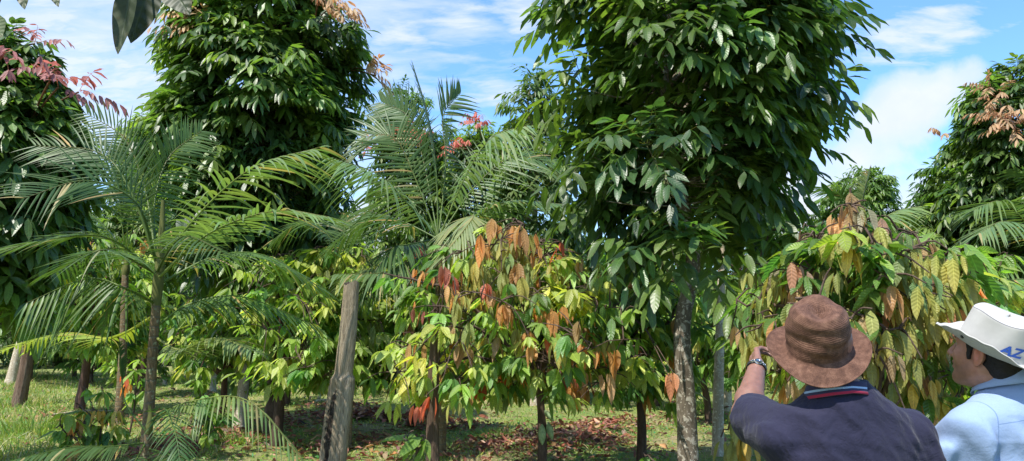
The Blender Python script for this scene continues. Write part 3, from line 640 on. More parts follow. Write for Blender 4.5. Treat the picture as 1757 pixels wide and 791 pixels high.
cacao('yellow leaved cacao sapling at the bottom left of the man in the navy shirt', gpx(1272, 6.3), P(1272, 720, 6.3), [(690, 1255, 1290), (730, 1240, 1305), (780, 1235, 1310)], 6.3, 9, [('khaki', 3), ('gold', 2)], LL=.26, nl=6, r0=.02, nprim=4, k=7, name='cacao_sapling', cat='sapling')
cacao('cacao tree with yellow green leaves beside the face of the man in the white hat', gpx(1660, 8.5), P(1640, 640, 8.5), [(430, 1590, 1700), (480, 1570, 1760), (560, 1550, 1790), (640, 1550, 1790), (700, 1560, 1780)], 8.5, 220,
      [('green', 2), ('bright', 4), ('yel', 3), ('orange', .5)], LL=.27, nl=4, r0=.05)
cacao('olive leaved cacao tree standing behind the brown hat', gpx(1400, 6.8), P(1400, 640, 6.8), [(385, 1340, 1430), (430, 1290, 1490), (500, 1270, 1520), (580, 1270, 1520), (650, 1300, 1500)], 6.8, 230,
      [('green', 3), ('khaki', 2), ('bright', 2), ('yel', .8), ('pink', .4)], LL=.22, nl=5, r0=.045)
cacao('mixed green and khaki cacao tree behind the gap between the two men', gpx(1560, 7.2), P(1560, 640, 7.2), [(400, 1500, 1600), (450, 1470, 1650), (540, 1480, 1660), (640, 1500, 1650)], 7.2, 200,
      [('green', 3), ('khaki', 1.2), ('bright', 3), ('yel', 1)], LL=.22, nl=4, r0=.045)
cacao('shaded cacao tree between the lichened trunk and the pale trunks', gpx(1210, 14), P(1205, 650, 14), [(470, 1160, 1290), (540, 1140, 1310), (600, 1130, 1310), (650, 1150, 1290)], 14, 220, [('green', 4), ('bright', 3), ('yel', 1), ('khaki', .4)], LL=.27, nl=3, r0=.06)
# saplings low in the picture
for px, py, d, n, rows, mix_, lb in [
    (120, 770, 9.2, 12, [(690, 105, 145), (730, 90, 150), (765, 90, 150)], [('bright', 3), ('orange', 1.2), ('green', 1)], 'cacao sapling with orange tips in the lower left corner beside the tall grass'),
    (175, 760, 9.6, 16, [(660, 150, 215), (700, 140, 225), (750, 150, 220)], [('bright', 3), ('yel', 1), ('gold', .8), ('green', 2)], 'cacao sapling with golden hanging leaves just left of the palm trunk'),
    (345, 760, 10.0, 14, [(665, 320, 390), (710, 310, 395), (750, 330, 380)], [('green', 3), ('bright', 2), ('khaki', 1), ('gold', .4)], 'cacao sapling with khaki leaves right of the palm base'),
    (232, 640, 12.0, 12, [(610, 200, 250), (650, 190, 260), (690, 200, 250)], [('red', .6), ('orange', .8), ('bright', 3), ('green', 2)], 'cacao sapling with red tips behind the palm trunk'),
    (715, 790, 6.3, 2, [(740, 700, 735), (755, 700, 735)], [('bright', 1)], 'seedling with a few large ribbed green leaves at the foot of the brown post'),
    (1120, 780, 6.6, 2, [(775, 1105, 1135), (790, 1105, 1135)], [('green', 1)], 'dark green seedling left of the lichened trunk base')]:
    cacao(lb, gpx(px, d), P(px, (rows[0][0] + rows[-1][0]) / 2 + 20, d), rows, d, n, mix_, LL=.21 if n > 3 else .26, nl=6, r0=.014, nprim=min(4, n), k=6 if n > 3 else 5, name='cacao_sapling', cat='sapling')

# copies of three shrubs fill the rows behind
def copy_tree(o, loc, rz, sc, label):
    r = o.copy(); COL.objects.link(r); r.location = loc; r.rotation_euler = (0, 0, rz); r.scale = (sc,) * 3; r['label'] = label
    for ch in o.children:
        c = ch.copy(); COL.objects.link(c); c.parent = r
    return r
def proto_cacao(x, d, h, w, mix_, label, n=150):
    rows_z = [(.45, w * .55), (1.0, w * .9), (1.8, w), (2.6, w * .85), (h, w * .3)]
    root = thing('cacao_tree', label, 'tree', gp(x, d), 'cacao trees in the rows behind'); off = np.array(gp(x, d))
    pr = (np.array([z for z, _ in rows_z]), np.full(5, x), np.array([r for _, r in rows_z]))
    tips, out = crown_tips(pr, d, n, .25, .2); out[:, 2] = np.abs(out[:, 2])
    kinds = list(rng.choice([m_[0] for m_ in mix_], n, p=np.array([m_[1] for m_ in mix_]) / sum(m_[1] for m_ in mix_)))
    wa = Acc(); wood(wa, np.array([[0, 0, -.1], [.05, 0, .6], [0, .05, 1.3], [0, 0, h * .6]]), .08, .02, tips - off, nprim=12, rb=.03, twig=.008); wa.build('trunk', M['bark_dark'], root)
    ga, ya = Acc(), Acc(); cacao_leaves(ga, ya, tips - off, out, kinds, .33, 2, 7); ga.build('crown', M['cacao'], root)
    if ya.n: ya.build('young_leaves', M['cacao_young'], root)
    return root
GMIX = [('green', 4), ('bright', 5), ('yel', .8), ('khaki', .3)]
protos = [proto_cacao(-9.5, 18, 3.6, 1.5, GMIX, 'x'), proto_cacao(6.0, 17, 3.3, 1.7, GMIX + [('orange', .3)], 'x'), proto_cacao(-1.0, 19, 3.9, 1.6, [('green', 6), ('bright', 1.5)], 'x')]
spots = [(-9.6, 19.5), (3.2, 16.5), (-3.2, 20), (-13.6, 24), (-11, 26.5), (-7.6, 23), (-5.2, 17.2), (-4.6, 26), (-1.6, 22.5), (.6, 18.6), (1.8, 24), (4.4, 21), (5.6, 26), (7.6, 20.5), (9.4, 24.5), (11.2, 21), (13.4, 25), (8.3, 15.5), (-16.2, 27.5), (-.4, 28), (-8.4, 29), (2.6, 29.5), (7.6, 30), (12, 30), (-13, 31), (-4, 31.5), (16, 29)]
around = ['at the far left behind the leaning trunks', 'behind the forked trunk and brown post', 'behind the weathered post', 'beyond the white leaning trunk', 'far behind the twin brown stems', 'behind the left palm trunk', 'just left of the pale trunk', 'far behind the low cacao', 'far behind the litter drift',
          'in the gap right of the brown post', 'far behind the forked cacao', 'behind the cacao pods', 'far behind the lichened trunk', 'behind the pale trunks', 'far behind the brown hat', 'beyond the pointing man', 'far behind the white hat', 'seen between the two men', 'at the far left edge of the last row',
          'in the last row at the centre', 'in the last row behind the palm', 'in the last row right of centre', 'in the last row behind the brown hat', 'in the last row behind the white hat', 'in the last row at the left', 'in the last row behind the posts', 'in the last row at the right edge']
shade_w = ['dark green leafy', 'mixed green', 'deep green']
used = set()
for i_, ((x, y), ar) in enumerate(zip(spots, around)):
    k_ = i_ % 3; lb = f'{shade_w[k_]} cacao tree {ar}'
    loc = gp(x, y)
    if k_ not in used: o = protos[k_]; used.add(k_); o.location = loc; o['label'] = lb
    else: copy_tree(protos[k_], loc, rng.uniform(0, 6.28), rng.uniform(.85, 1.15), lb)

# far woodland closing the view
a = Acc(); n = 46000; ang = rng.uniform(-.78, .78, n); rad = rng.uniform(40, 50, n); hm = 5.2 + 1.3 * np.sin(ang * 17) + .9 * np.sin(ang * 41 + 1) + .5 * np.sin(ang * 90)
z_ = hm * rng.uniform(0, 1, n) ** .7; q = np.stack([np.sin(ang) * rad, np.cos(ang) * rad, z_], -1)
leaves(a, q, rng.normal(size=(n, 3)) + G * .4, rng.normal(size=(n, 3)) + [0, -.6, .5], rng.uniform(.4, .8, n), rng.uniform(.18, .32, n), .2, vary((.055, .095, .025), n, .4, .15), nl=2)
tag(a.build('woodland', M['far']), 'low dark woodland closing the view behind the plantation', 'woodland', kind='stuff')
# ------------------------------------------------------------------ palms
def frond(root, off, pts, n=38, LL=.56, LW=.026, droop=.55, tint=(.075, .125, .03), r=.013, start=.18, label=None, dead=0, vee=.35, tw=0):
    """one frond: arching rachis with two rows of strap leaflets"""
    pts = np.array([P(*q) if len(q) == 3 else q for q in pts]); c = catmull(pts, 40)
    wa = Acc(); m = len(c); s = np.linspace(start, .995, n)
    tint = np.array(tint) * rng.uniform(.82, 1.08) * np.array([1.0, 1.06, .9])
    tube(wa, c - off, np.linspace(r, r * .18, m), n=6, tint=tint * [1.5, 1.3, 1.0])
    tg = norm(np.gradient(c, axis=0)); f = s * (m - 1); i0 = f.astype(int).clip(0, m - 2); fr = (f - i0)[:, None]
    p = c[i0] * (1 - fr) + c[i0 + 1] * fr - off; T = tg[i0] * (1 - fr) + tg[i0 + 1] * fr
    hor = norm(np.cross(T, UP) + 1e-6); bn = norm(np.cross(hor, T))
    hor, bn = hor * math.cos(tw) + bn * math.sin(tw), bn * math.cos(tw) - hor * math.sin(tw)
    ok = rng.uniform(size=n) > .06
    prof = np.interp(s, [start, start + .12, .45, .8, 1], [.45, .8, 1.0, .8, .38]) * LL
    for sg in (-1, 1):
        rr = rng.normal(0, .035, (n, 3)); roll = rng.uniform(.88, 1.1, (n, 1))
        D = hor * sg * .85 + T * np.interp(s, [0, 1], [.45, 1.0])[:, None] + bn * vee + G * droop * .75 * roll + rr
        H = bn + hor * sg * .15 + rng.normal(0, .12, (n, 3))
        L = prof * rng.uniform(.95, 1.04, n); tt = vary(tint, n, .14, .07)
        if dead: q = rng.uniform(size=n) < dead; tt[q] = vary((.30, .25, .10), q.sum(), .2)
        L = L * np.where(rng.uniform(size=n) < .08, .55, 1); ok = rng.uniform(size=n) > .06; q = rng.uniform(size=n) < .04; tt[q] = vary((.30, .24, .10), q.sum(), .2)
        leaves(wa, p[ok], D[ok], H[ok], L[ok], (LW * rng.uniform(.7, 1.2, n))[ok], (rng.uniform(.1, .45, n) * (.4 + droop))[ok], tt[ok], nl=6, kind='strap', fold=-.35, wave=.006)
    return wa.build('frond', M['palm'], root, label=label)

def palm(label, base, top, r0, fronds, group=None, name='palm_tree', shaft=.9):
    root = thing(name, label, 'palm', base, group); off = np.array(base, float); top = np.array(top, float)
    a = Acc(); c = catmull([off - [0, 0, .1], off * .6 + top * .4 + [.02, 0, 0], top], 30)
    tube(a, c - off, np.linspace(r0 * 1.25, r0 * .85, 30) * (1 + .06 * (np.arange(30) % 3 == 0)), n=14, rough=.04)
    a.build('trunk', M['palm_trunk'], root)
    a = Acc(); c = catmull([top - [0, 0, .02], top + [.01, 0, shaft * .5], top + [0, 0, shaft]], 12)
    tube(a, c - off, np.interp(np.linspace(0, 1, 12), [0, .2, 1], [r0 * .9, r0 * 1.05, r0 * .35]), n=12, rough=.04); a.build('crownshaft', M['petiole'], root)
    for kw in fronds:
        frond(root, off, **kw)
    return root

d1 = 6.3; t1 = P(268, 520, d1)
def b1(py, dx=0, dd=0): return (268 + dx, py, d1 + dd)
palm('young palm with long arching fronds and a slim dark trunk in the left foreground', gpx(256, d1), t1, .043, [
    dict(pts=[b1(470), (330, 380, d1 - .1), (430, 290, d1 - .2), (550, 252, d1 - .3)], droop=.75, tint=(.17, .24, .09), LL=.66, LW=.034),  # lighter tint paints this frond and the next as sunlit
    dict(pts=[b1(480), (360, 400, d1 - .4), (470, 362, d1 - .6), (565, 372, d1 - .8)], droop=.45, tint=(.15, .22, .09), LL=.56, LW=.034),
    dict(pts=[b1(470), (190, 410, d1 - .3), (100, 408, d1 - .5), (-40, 440, d1 - .8)], droop=.35, tint=(.09, .15, .04), LL=.5, LW=.022),
    dict(pts=[b1(520, -4), (215, 495, d1 - .5), (150, 478, d1 - .5), (45, 520, d1 - .8)], droop=1.4, tint=(.085, .14, .035), LL=.52, vee=0, n=30, LW=.024),
    dict(pts=[b1(450), (225, 330, d1), (170, 262, d1 + .1), (60, 250, d1 + .2)], tw=.9, droop=.25, tint=(.06, .105, .03), LL=.55, n=34, LW=.02),
    dict(pts=[b1(450), (250, 330, d1 + .3), (215, 240, d1 + .4), (150, 195, d1 + .5)], tw=1.2, droop=.12, tint=(.07, .12, .03), LL=.42, n=30, LW=.019),
    dict(pts=[b1(450), (235, 350, d1 - .3), (150, 310, d1 - .5), (40, 340, d1 - .8)], tw=.9, droop=.25, tint=(.05, .095, .03), LL=.55, n=32, LW=.02),
    dict(pts=[b1(450), (265, 350, d1 + .4), (290, 270, d1 + .7), (345, 225, d1 + 1.0)], tw=-1.0, droop=.3, tint=(.07, .12, .03), LL=.5, n=40),
    dict(pts=[b1(490), (370, 440, d1 + .3), (460, 440, d1 + .6), (560, 500, d1 + .9)], droop=.7, tint=(.08, .14, .04), LL=.6),
    dict(pts=[b1(560), (330, 520, d1 + .1), (420, 510, d1 + .2), (545, 560, d1 + .4)], droop=.9, tint=(.09, .16, .04), LL=.48, n=46),
    dict(pts=[b1(580), (310, 600, d1 - .2), (370, 580, d1 - .3), (430, 600, d1 - .5)], droop=.5, tint=(.16, .20, .08), LL=.42, n=34),
    dict(pts=[b1(540), (190, 580, d1 + .3), (110, 572, d1 + .5), (-10, 605, d1 + .7)], droop=.5, tint=(.24, .28, .05), LL=.34, n=42, label='yellowing lower frond'),
    dict(pts=[b1(470), (290, 430, d1 - .3), (320, 405, d1 - .6), (380, 430, d1 - 1.0)], droop=.6, tint=(.05, .09, .03), LL=.45, n=30, LW=.02),
    dict(pts=[b1(470), (215, 440, d1 - .6), (170, 430, d1 - 1.2), (90, 470, d1 - 1.0)], droop=.6, tint=(.06, .11, .03), LL=.45, n=30, LW=.02),
])
# suckers at the palm's foot
dS = 5.9
palm('short palm sucker under the left palm with one frond arching to the right', gpx(252, dS), P(254, 740, dS), .028, [
    dict(pts=[(258, 720, dS), (330, 688, dS - .1), (430, 690, dS - .3), (535, 810, dS - .5)], droop=1.0, tint=(.14, .19, .07), LL=.36, n=34, LW=.02, r=.008),
    dict(pts=[(250, 760, dS), (190, 766, dS - .2), (120, 768, dS - .4), (20, 790, dS - .7)], droop=.6, tint=(.07, .12, .04), LL=.34, n=40, r=.008),
    dict(pts=[(254, 740, dS), (280, 700, dS - .1), (300, 740, dS - .4), (310, 800, dS - .6)], droop=.5, tint=(.04, .085, .03), LL=.28, n=22, LW=.018, r=.008),
    dict(pts=[(250, 740, dS), (215, 690, dS), (209, 640, dS), (206, 590, dS)], droop=.0, tint=(.04, .08, .03), LL=.12, n=16, r=.008, start=.6),
    dict(pts=[(250, 760, dS), (225, 800, dS - .3), (190, 820, dS - .5), (150, 860, dS - .7)], droop=.5, tint=(.05, .09, .03), LL=.3, n=26, r=.008),
    dict(pts=[(256, 770, dS), (290, 780, dS - .3), (330, 800, dS - .5), (370, 860, dS - .7)], droop=.5, tint=(.05, .1, .03), LL=.3, n=26, r=.008)], shaft=.2, name='palm_sucker')

d2 = 10.0
def b2(py=410, dx=0, dd=0): return (752 + dx, py, d2 + dd)
pal2 = palm('tall feathery palm in the centre with a spear frond rising into the sky', gpx(757, d2), P(755, 470, d2), .07, [
    dict(pts=[b2(), (748, 290, d2), (735, 200, d2), (708, 108, d2)], droop=.0, tint=(.10, .16, .07), LL=.42, vee=-.1, start=.25, n=52),
    dict(pts=[b2(), (800, 300, d2 - .2), (845, 235, d2 - .4), (905, 215, d2 - .6)], tw=-.3, droop=1.0, tint=(.15, .21, .10), LL=1.0, LW=.04),  # paler tint stands in for sun on these leaflets
    dict(pts=[b2(), (815, 320, d2 + .4), (880, 270, d2 + .7), (950, 280, d2 + 1.0)], tw=-.8, droop=.5, tint=(.09, .15, .05), LL=.85, LW=.036),
    dict(pts=[b2(), (820, 370, d2 - .3), (880, 345, d2 - .5), (965, 350, d2 - .8)], droop=.6, tint=(.10, .16, .06), LL=.75, LW=.036),
    dict(pts=[b2(), (700, 350, d2 - .5), (650, 300, d2 - .9), (570, 270, d2 - 1.2)], droop=1.1, tint=(.12, .18, .08), LL=.8, LW=.038),
    dict(pts=[b2(), (710, 300, d2 + .2), (675, 235, d2 + .3), (620, 235, d2 + .4)], tw=1.0, droop=.4, tint=(.09, .15, .05), LL=.9, LW=.036),
    dict(pts=[b2(), (725, 270, d2 + .6), (700, 200, d2 + .8), (655, 175, d2 + 1.0)], tw=1.2, droop=.25, tint=(.08, .14, .05), LL=.7, LW=.034),
    dict(pts=[b2(), (765, 280, d2 + .5), (760, 200, d2 + .8), (790, 160, d2 + 1.1)], tw=-1.2, droop=.2, tint=(.08, .13, .04), LL=.7, LW=.034),
    dict(pts=[b2(), (690, 380, d2 + .2), (640, 370, d2 + .3), (570, 420, d2 + .4)], droop=.8, tint=(.07, .12, .04), LL=.8, LW=.036),
    dict(pts=[b2(), (700, 420, d2 - .5), (670, 430, d2 - .8), (620, 500, d2 - 1.1)], droop=.7, tint=(.06, .11, .035), LL=.75, LW=.036),
    dict(pts=[b2(), (785, 385, d2 - .9), (812, 372, d2 - 1.5), (760, 440, d2 - 2.0)], droop=.9, tint=(.24, .27, .13), LL=.7, LW=.04, n=36, label='pale folded frond with a sunlit look put into its tint'),  # paleness of sunlight painted into this frond's tint
    dict(pts=[b2(), (800, 420, d2 + .3), (850, 420, d2 + .5), (910, 480, d2 + .7)], droop=.7, tint=(.06, .11, .035), LL=.75, LW=.036),
    dict(pts=[b2(430), (700, 450, d2 - .7), (655, 468, d2 - 1.1), (575, 470, d2 - 1.5)], droop=.9, tint=(.10, .15, .06), LL=.6, LW=.034),
    dict(pts=[(740, 440, d2), (690, 470, d2 - .4), (640, 465, d2 - .8), (600, 480, d2 - 1.1)], droop=.8, tint=(.1, .15, .05), LL=.6, LW=.034),
    dict(pts=[b2(440), (775, 470, d2 - .3), (790, 520, d2 - .4), (795, 590, d2 - .4)], droop=.9, tint=(.30, .22, .11), LL=.4, LW=.02, n=26, label='dead brown hanging frond')], shaft=.5)
d3 = 11
palm('palm left of the weathered post with pale fronds drooping over the cacao', gpx(600, d3), P(600, 500, d3), .06, [
    dict(pts=[(600, 470, d3), (640, 462, d3 - .3), (690, 485, d3 - .6), (745, 530, d3 - .9)], droop=1.0, tint=(.17, .20, .09), LL=.6, LW=.034),
    dict(pts=[(600, 470, d3), (560, 400, d3), (520, 380, d3), (470, 410, d3)], droop=.8, tint=(.07, .12, .04), LL=.6, LW=.034),
    dict(pts=[(600, 470, d3), (590, 410, d3 + .3), (600, 370, d3 + .5), (640, 350, d3 + .8)], droop=.5, tint=(.07, .12, .04), LL=.6, LW=.034)], shaft=.4)
d4 = 13
palm('palm behind the near cacao with fronds reaching into the sky gap on the right', gpx(1480, d4), P(1480, 450, d4), .07, [
    dict(pts=[(1480, 430, d4), (1505, 385, d4 - .2), (1540, 362, d4 - .3), (1590, 352, d4 - .5)], droop=1.0, tint=(.15, .21, .09), LL=.75, LW=.045),
    dict(pts=[(1480, 430, d4), (1478, 370, d4), (1482, 330, d4), (1490, 295, d4)], droop=.3, tint=(.16, .21, .08), LL=.5, LW=.04),
    dict(pts=[(1480, 430, d4), (1520, 410, d4 + .2), (1560, 400, d4 + .3), (1610, 430, d4 + .4)], droop=.8, tint=(.10, .16, .06), LL=.7, LW=.045),
    dict(pts=[(1480, 430, d4), (1440, 390, d4), (1410, 380, d4), (1370, 410, d4)], droop=.8, tint=(.08, .14, .05), LL=.7, LW=.045),
    dict(pts=[(1480, 430, d4), (1455, 360, d4), (1435, 330, d4), (1400, 320, d4)], droop=.6, tint=(.09, .15, .05), LL=.6, LW=.04)], shaft=.4)
d5 = 10.5
palm('palm at the right edge with fronds hanging above the white hat', gpx(1800, d5), P(1800, 470, d5), .07, [
    dict(pts=[(1800, 440, d5), (1750, 370, d5 - .2), (1715, 345, d5 - .3), (1670, 360, d5 - .4)], droop=.7, tint=(.12, .18, .07), LL=.75, LW=.038),
    dict(pts=[(1800, 450, d5), (1760, 395, d5 - .5), (1720, 380, d5 - .8), (1680, 400, d5 - 1.0)], droop=.7, tint=(.13, .19, .09), LL=.7, LW=.038),
    dict(pts=[(1800, 460, d5), (1745, 440, d5 - .6), (1690, 455, d5 - .9), (1630, 500, d5 - 1.2)], droop=1.0, tint=(.13, .20, .07), LL=.65, LW=.038),
    dict(pts=[(1800, 470, d5), (1770, 480, d5 - 1.), (1740, 480, d5 - 1.6), (1690, 505, d5 - 2.2)], droop=1.2, tint=(.14, .22, .07), LL=.6, LW=.036),
    dict(pts=[(1800, 450, d5), (1790, 360, d5), (1775, 310, d5), (1740, 290, d5)], droop=.6, tint=(.1, .16, .06), LL=.6, LW=.038),
    dict(pts=[(1800, 450, d5), (1850, 400, d5), (1900, 390, d5), (1960, 430, d5)], droop=.8, tint=(.1, .16, .06), LL=.7, LW=.038)], shaft=.4)
d6 = 14
palm('darker palm crown filling the gap behind the left palm and the dense tree', gpx(215, d6), P(215, 470, d6), .07, [
    dict(pts=[(215, 440, d6), (240, 350, d6), (275, 300, d6), (330, 300, d6)], droop=.7, tint=(.08, .14, .045), LL=.8, LW=.045),
    dict(pts=[(215, 440, d6), (205, 340, d6), (195, 270, d6), (160, 230, d6)], droop=.5, tint=(.10, .16, .05), LL=.7, LW=.045),
    dict(pts=[(215, 440, d6), (170, 380, d6), (120, 350, d6), (60, 380, d6)], droop=.8, tint=(.08, .14, .045), LL=.8, LW=.045),
    dict(pts=[(215, 440, d6), (280, 400, d6), (330, 390, d6), (400, 430, d6)], droop=.8, tint=(.08, .14, .045), LL=.8, LW=.045),
    dict(pts=[(215, 440, d6), (225, 330, d6), (235, 250, d6), (262, 210, d6)], droop=.4, tint=(.10, .15, .05), LL=.65, LW=.045),
    dict(pts=[(215, 440, d6), (150, 430, d6), (100, 420, d6), (40, 460, d6)], droop=.8, tint=(.08, .14, .045), LL=.8, LW=.045)], shaft=.4)

# ------------------------------------------------------------------ banana plant
dN = 6.2; b = gpx(1520, dN); root = thing('banana_plant', 'broad leaved banana plant whose upright bright leaf shows left of the right edge tree', 'plant', b)
a = Acc(); tube(a, [[0, 0, -.1], [.02, 0, .7], [0, 0, 1.75]], [.09, .08, .05], n=12, tint=(.2, .25, .08)); a.build('stem', M['petiole'], root)
for (q0, q1, W_, hint, bd) in [((1515, 480), (1598, 396), .15, (0, -.5, .9), .05), ((1515, 480), (1500, 410), .13, (0, -1, .2), .15), ((1515, 490), (1600, 470), .14, (0, -.3, 1), .4), ((1515, 480), (1450, 450), .13, (0, -.4, 1), .4)]:
    p0, p1 = P(*q0, dN), P(*q1, dN); a = Acc()
    tube(a, catmull([np.array([0, 0, 1.65]), p0 - b], 4), .018, n=6, tint=(.2, .3, .06))
    leaves(a, np.array([p0 - b]), np.array([p1 - p0]), np.array([hint], float), np.linalg.norm(p1 - p0) * 1.05, W_, bd, np.array([[.17, .30, .05]]), nl=14, kind='leaf', fold=.7, wave=.01)
    a.build('leaf', M['banana'], root)

# ------------------------------------------------------------------ posts
def post(label, base, top, prof_r, mat, seed, notch=None, square=.0, rough=.05, nseg=90, n=36):
    """hewn post: irregular lofted timber; notch = (height range, angle, depth)"""
    r_ = np.random.default_rng(seed); root = thing('wooden_post', label, 'post', base); off = np.array(base, float)
    z = np.linspace(-.1, top[2] - off[2], nseg); H_ = z[-1]; th = np.linspace(0, 2 * np.pi, n, endpoint=False)
    ctr = np.stack([np.interp(z, [0, H_], [0, top[0] - off[0]]) + .012 * np.sin(z * 3.1 + seed), np.interp(z, [0, H_], [0, top[1] - off[1]]), z], -1)
    R = np.interp(z, [q[0] for q in prof_r], [q[1] for q in prof_r])[:, None] * np.ones(n)
    k = r_.uniform(0, 6.28, 12)
    flute = sum(r_.uniform(.3, 1) * np.sin(m_ * th[None] + k[i] + z[:, None] * r_.uniform(-.8, .8)) for i, m_ in enumerate((2, 3, 5, 7, 11, 13)))
    R *= 1 + rough * flute / 2.0 + .015 * r_.normal(size=R.shape)
    if notch:
        for (z0, z1, an, w, dp, sharp) in notch:
            da = np.angle(np.exp(1j * (th - an)))[None]
            R *= 1 - dp * np.exp(-(da / w) ** 2) * (1 / (1 + np.exp(-(z[:, None] - z0) * sharp))) * (1 / (1 + np.exp((z[:, None] - z1) * sharp)))
    V = np.stack([ctr[:, None, 0] + R * np.cos(th), ctr[:, None, 1] + R * np.sin(th), ctr[:, None, 2] + np.zeros((1, n))], -1)
    V[-1, :, 2] += .02 * np.sin(th * 2 + seed) + r_.normal(0, .006, n); 
    uv = np.zeros((nseg, n, 3)); uv[..., 0] = z[:, None]; uv[..., 1] = (th / 6.2832)[None]
    i_ = np.arange(nseg - 1)[:, None] * n; j_ = np.arange(n)[None]
    Fq = np.stack([i_ + j_, i_ + (j_ + 1) % n, i_ + n + (j_ + 1) % n, i_ + n + j_], -1).reshape(-1, 4)
    a = Acc(); a.add(V.reshape(-1, 3), Fq, (1, 1, 1), uv.reshape(-1, 3)); o = a.build('shaft', M[mat], root)
    a = Acc(); ring = V[-1]; c = ring.mean(0) - [0, 0, .012]; VV = np.vstack([ring, (ring + c) / 2 - [0, 0, .004], c[None]])
    j0 = np.arange(n); Fq = np.stack([j0, (j0 + 1) % n, n + (j0 + 1) % n, n + j0], -1)
    j0 = np.arange(0, n, 2); Fq = np.vstack([Fq, np.stack([n + j0, n + (j0 + 1) % n, n + (j0 + 2) % n, np.full(len(j0), 2 * n)], -1)])
    a.add(VV, Fq, (1, 1, 1), VV * 4); a.build('end_grain', M['rot'], root)
    return root
dp = 7.0
b = gpx(574, dp); tp = P(604, 486, dp)
pr_ = post('weathered grey brown wooden post with a flat cut top and a rotted split lower half', b, tp, [(-.1, .125), (.45, .125), (1.15, .118), (1.235, .112), (1.28, .084), (1.6, .080), (2.2, .068)], 'post_wood', 3,
     notch=[(.0, 1.20, 4.15, .40, .42, 40), (.3, 1.30, 5.2, .14, .22, 14), (-.1, 1.0, 2.9, .3, .18, 10)], rough=.055)
# dark rotten cavity lining on its camera side
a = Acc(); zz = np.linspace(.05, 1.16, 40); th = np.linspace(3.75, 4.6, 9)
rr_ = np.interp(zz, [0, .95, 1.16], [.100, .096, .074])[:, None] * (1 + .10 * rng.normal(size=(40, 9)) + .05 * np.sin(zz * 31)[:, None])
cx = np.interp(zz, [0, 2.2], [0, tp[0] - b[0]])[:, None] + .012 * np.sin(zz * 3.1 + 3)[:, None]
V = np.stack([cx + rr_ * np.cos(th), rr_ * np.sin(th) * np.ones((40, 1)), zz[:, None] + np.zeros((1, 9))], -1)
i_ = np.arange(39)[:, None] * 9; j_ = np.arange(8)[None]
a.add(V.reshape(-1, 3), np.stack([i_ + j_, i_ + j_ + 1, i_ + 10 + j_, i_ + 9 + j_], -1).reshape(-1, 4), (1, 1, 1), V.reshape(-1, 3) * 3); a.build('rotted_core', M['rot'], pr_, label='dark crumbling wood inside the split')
d_ = 7.5
post('slim brown fibrous post standing in front of the orange leaved cacao', gpx(745, d_), P(748, 522, d_), [(-.1, .066), (.5, .062), (1.2, .056), (1.8, .046), (2.1, .034)], 'post_brown', 8, notch=[(1.2, 2.3, 5.6, .5, .3, 8)], rough=.10)
b = ground_at(32, 700); post('dark leaning post like trunk at the far left of the grass', b, P(56, 545, b[1]), [(-.1, .15), (.6, .13), (2.2, .09)], 'post_brown', 5, rough=.06)

# slim pale trunks, each a thin tree with a small crown
def pale_tree(label, base, pts, r0, d, rows, n, bark='bark_pale', name='slim_tree', LL=.22):
    pr = rows_profile(rows, d); root = thing(name, label, 'tree', base); off = np.array(base, float)
    tips, out = crown_tips(pr, d, n, .2, .15); wa = Acc()
    wood(wa, np.array([off - [0, 0, .1]] + pts) - off, r0, r0 * .55, tips - off, nprim=6, rb=.02, rough=.03); wa.build('trunk', M[bark], root)
    ca = Acc(); whorls(ca, tips - off, out, 5, .42, 5, LL, LL * .33, np.array(GR)[rng.choice(4, n)], nl=2); ca.build('crown', M['far'], root)
b = ground_at(1231, 782); pale_tree('straight pale barked slim tree between the lichened trunk and the navy shirt', b, [P(1233, 660, b[1]), P(1236, 540, b[1]), P(1240, 400, b[1])], .085, b[1], [(250, 1200, 1290), (350, 1180, 1310), (440, 1190, 1300)], 40)
b = ground_at(1247, 705); pale_tree('second pale slim tree just behind and right of the nearer pale trunk', b, [P(1246, 620, b[1]), P(1243, 540, b[1]), P(1243, 430, b[1])], .11, b[1], [(280, 1210, 1300), (360, 1200, 1320), (450, 1210, 1310)], 40)
b = ground_at(408, 735); pale_tree('pale grey slim tree standing among the cacao right of the left palm', b, [P(418, 660, b[1]), P(428, 560, b[1]), P(430, 470, b[1])], .11, b[1], [(400, 400, 470), (450, 380, 490), (500, 400, 480)], 30)
b = ground_at(18, 657); pale_tree('white leaning slim trunk at the far left behind the dark leaning post', b, [P(30, 610, b[1]), P(42, 560, b[1]), P(60, 470, b[1])], .17, b[1], [(380, 20, 110), (440, 0, 130), (500, 20, 110)], 40)
b = ground_at(365, 672); pale_tree('thin grey trunk left of the pale grey slim tree', b, [P(368, 620, b[1]), P(372, 560, b[1]), P(374, 480, b[1])], .10, b[1], [(400, 340, 400), (450, 330, 410), (500, 340, 400)], 25)
b = ground_at(283, 660); pale_tree('thin pale trunk rising behind the left palm crown', b, [P(284, 500, b[1]), P(285, 350, b[1]), P(284, 210, b[1])], .05, b[1], [(190, 262, 300), (230, 255, 310), (270, 260, 305)], 12)
b = ground_at(50, 655); pale_tree('grey slim trunk right of the dark leaning post in the grass', b, [P(55, 600, b[1]), P(58, 540, b[1]), P(60, 450, b[1])], .09, b[1], [(380, 30, 100), (430, 20, 110), (480, 30, 100)], 25, bark='bark_dark')

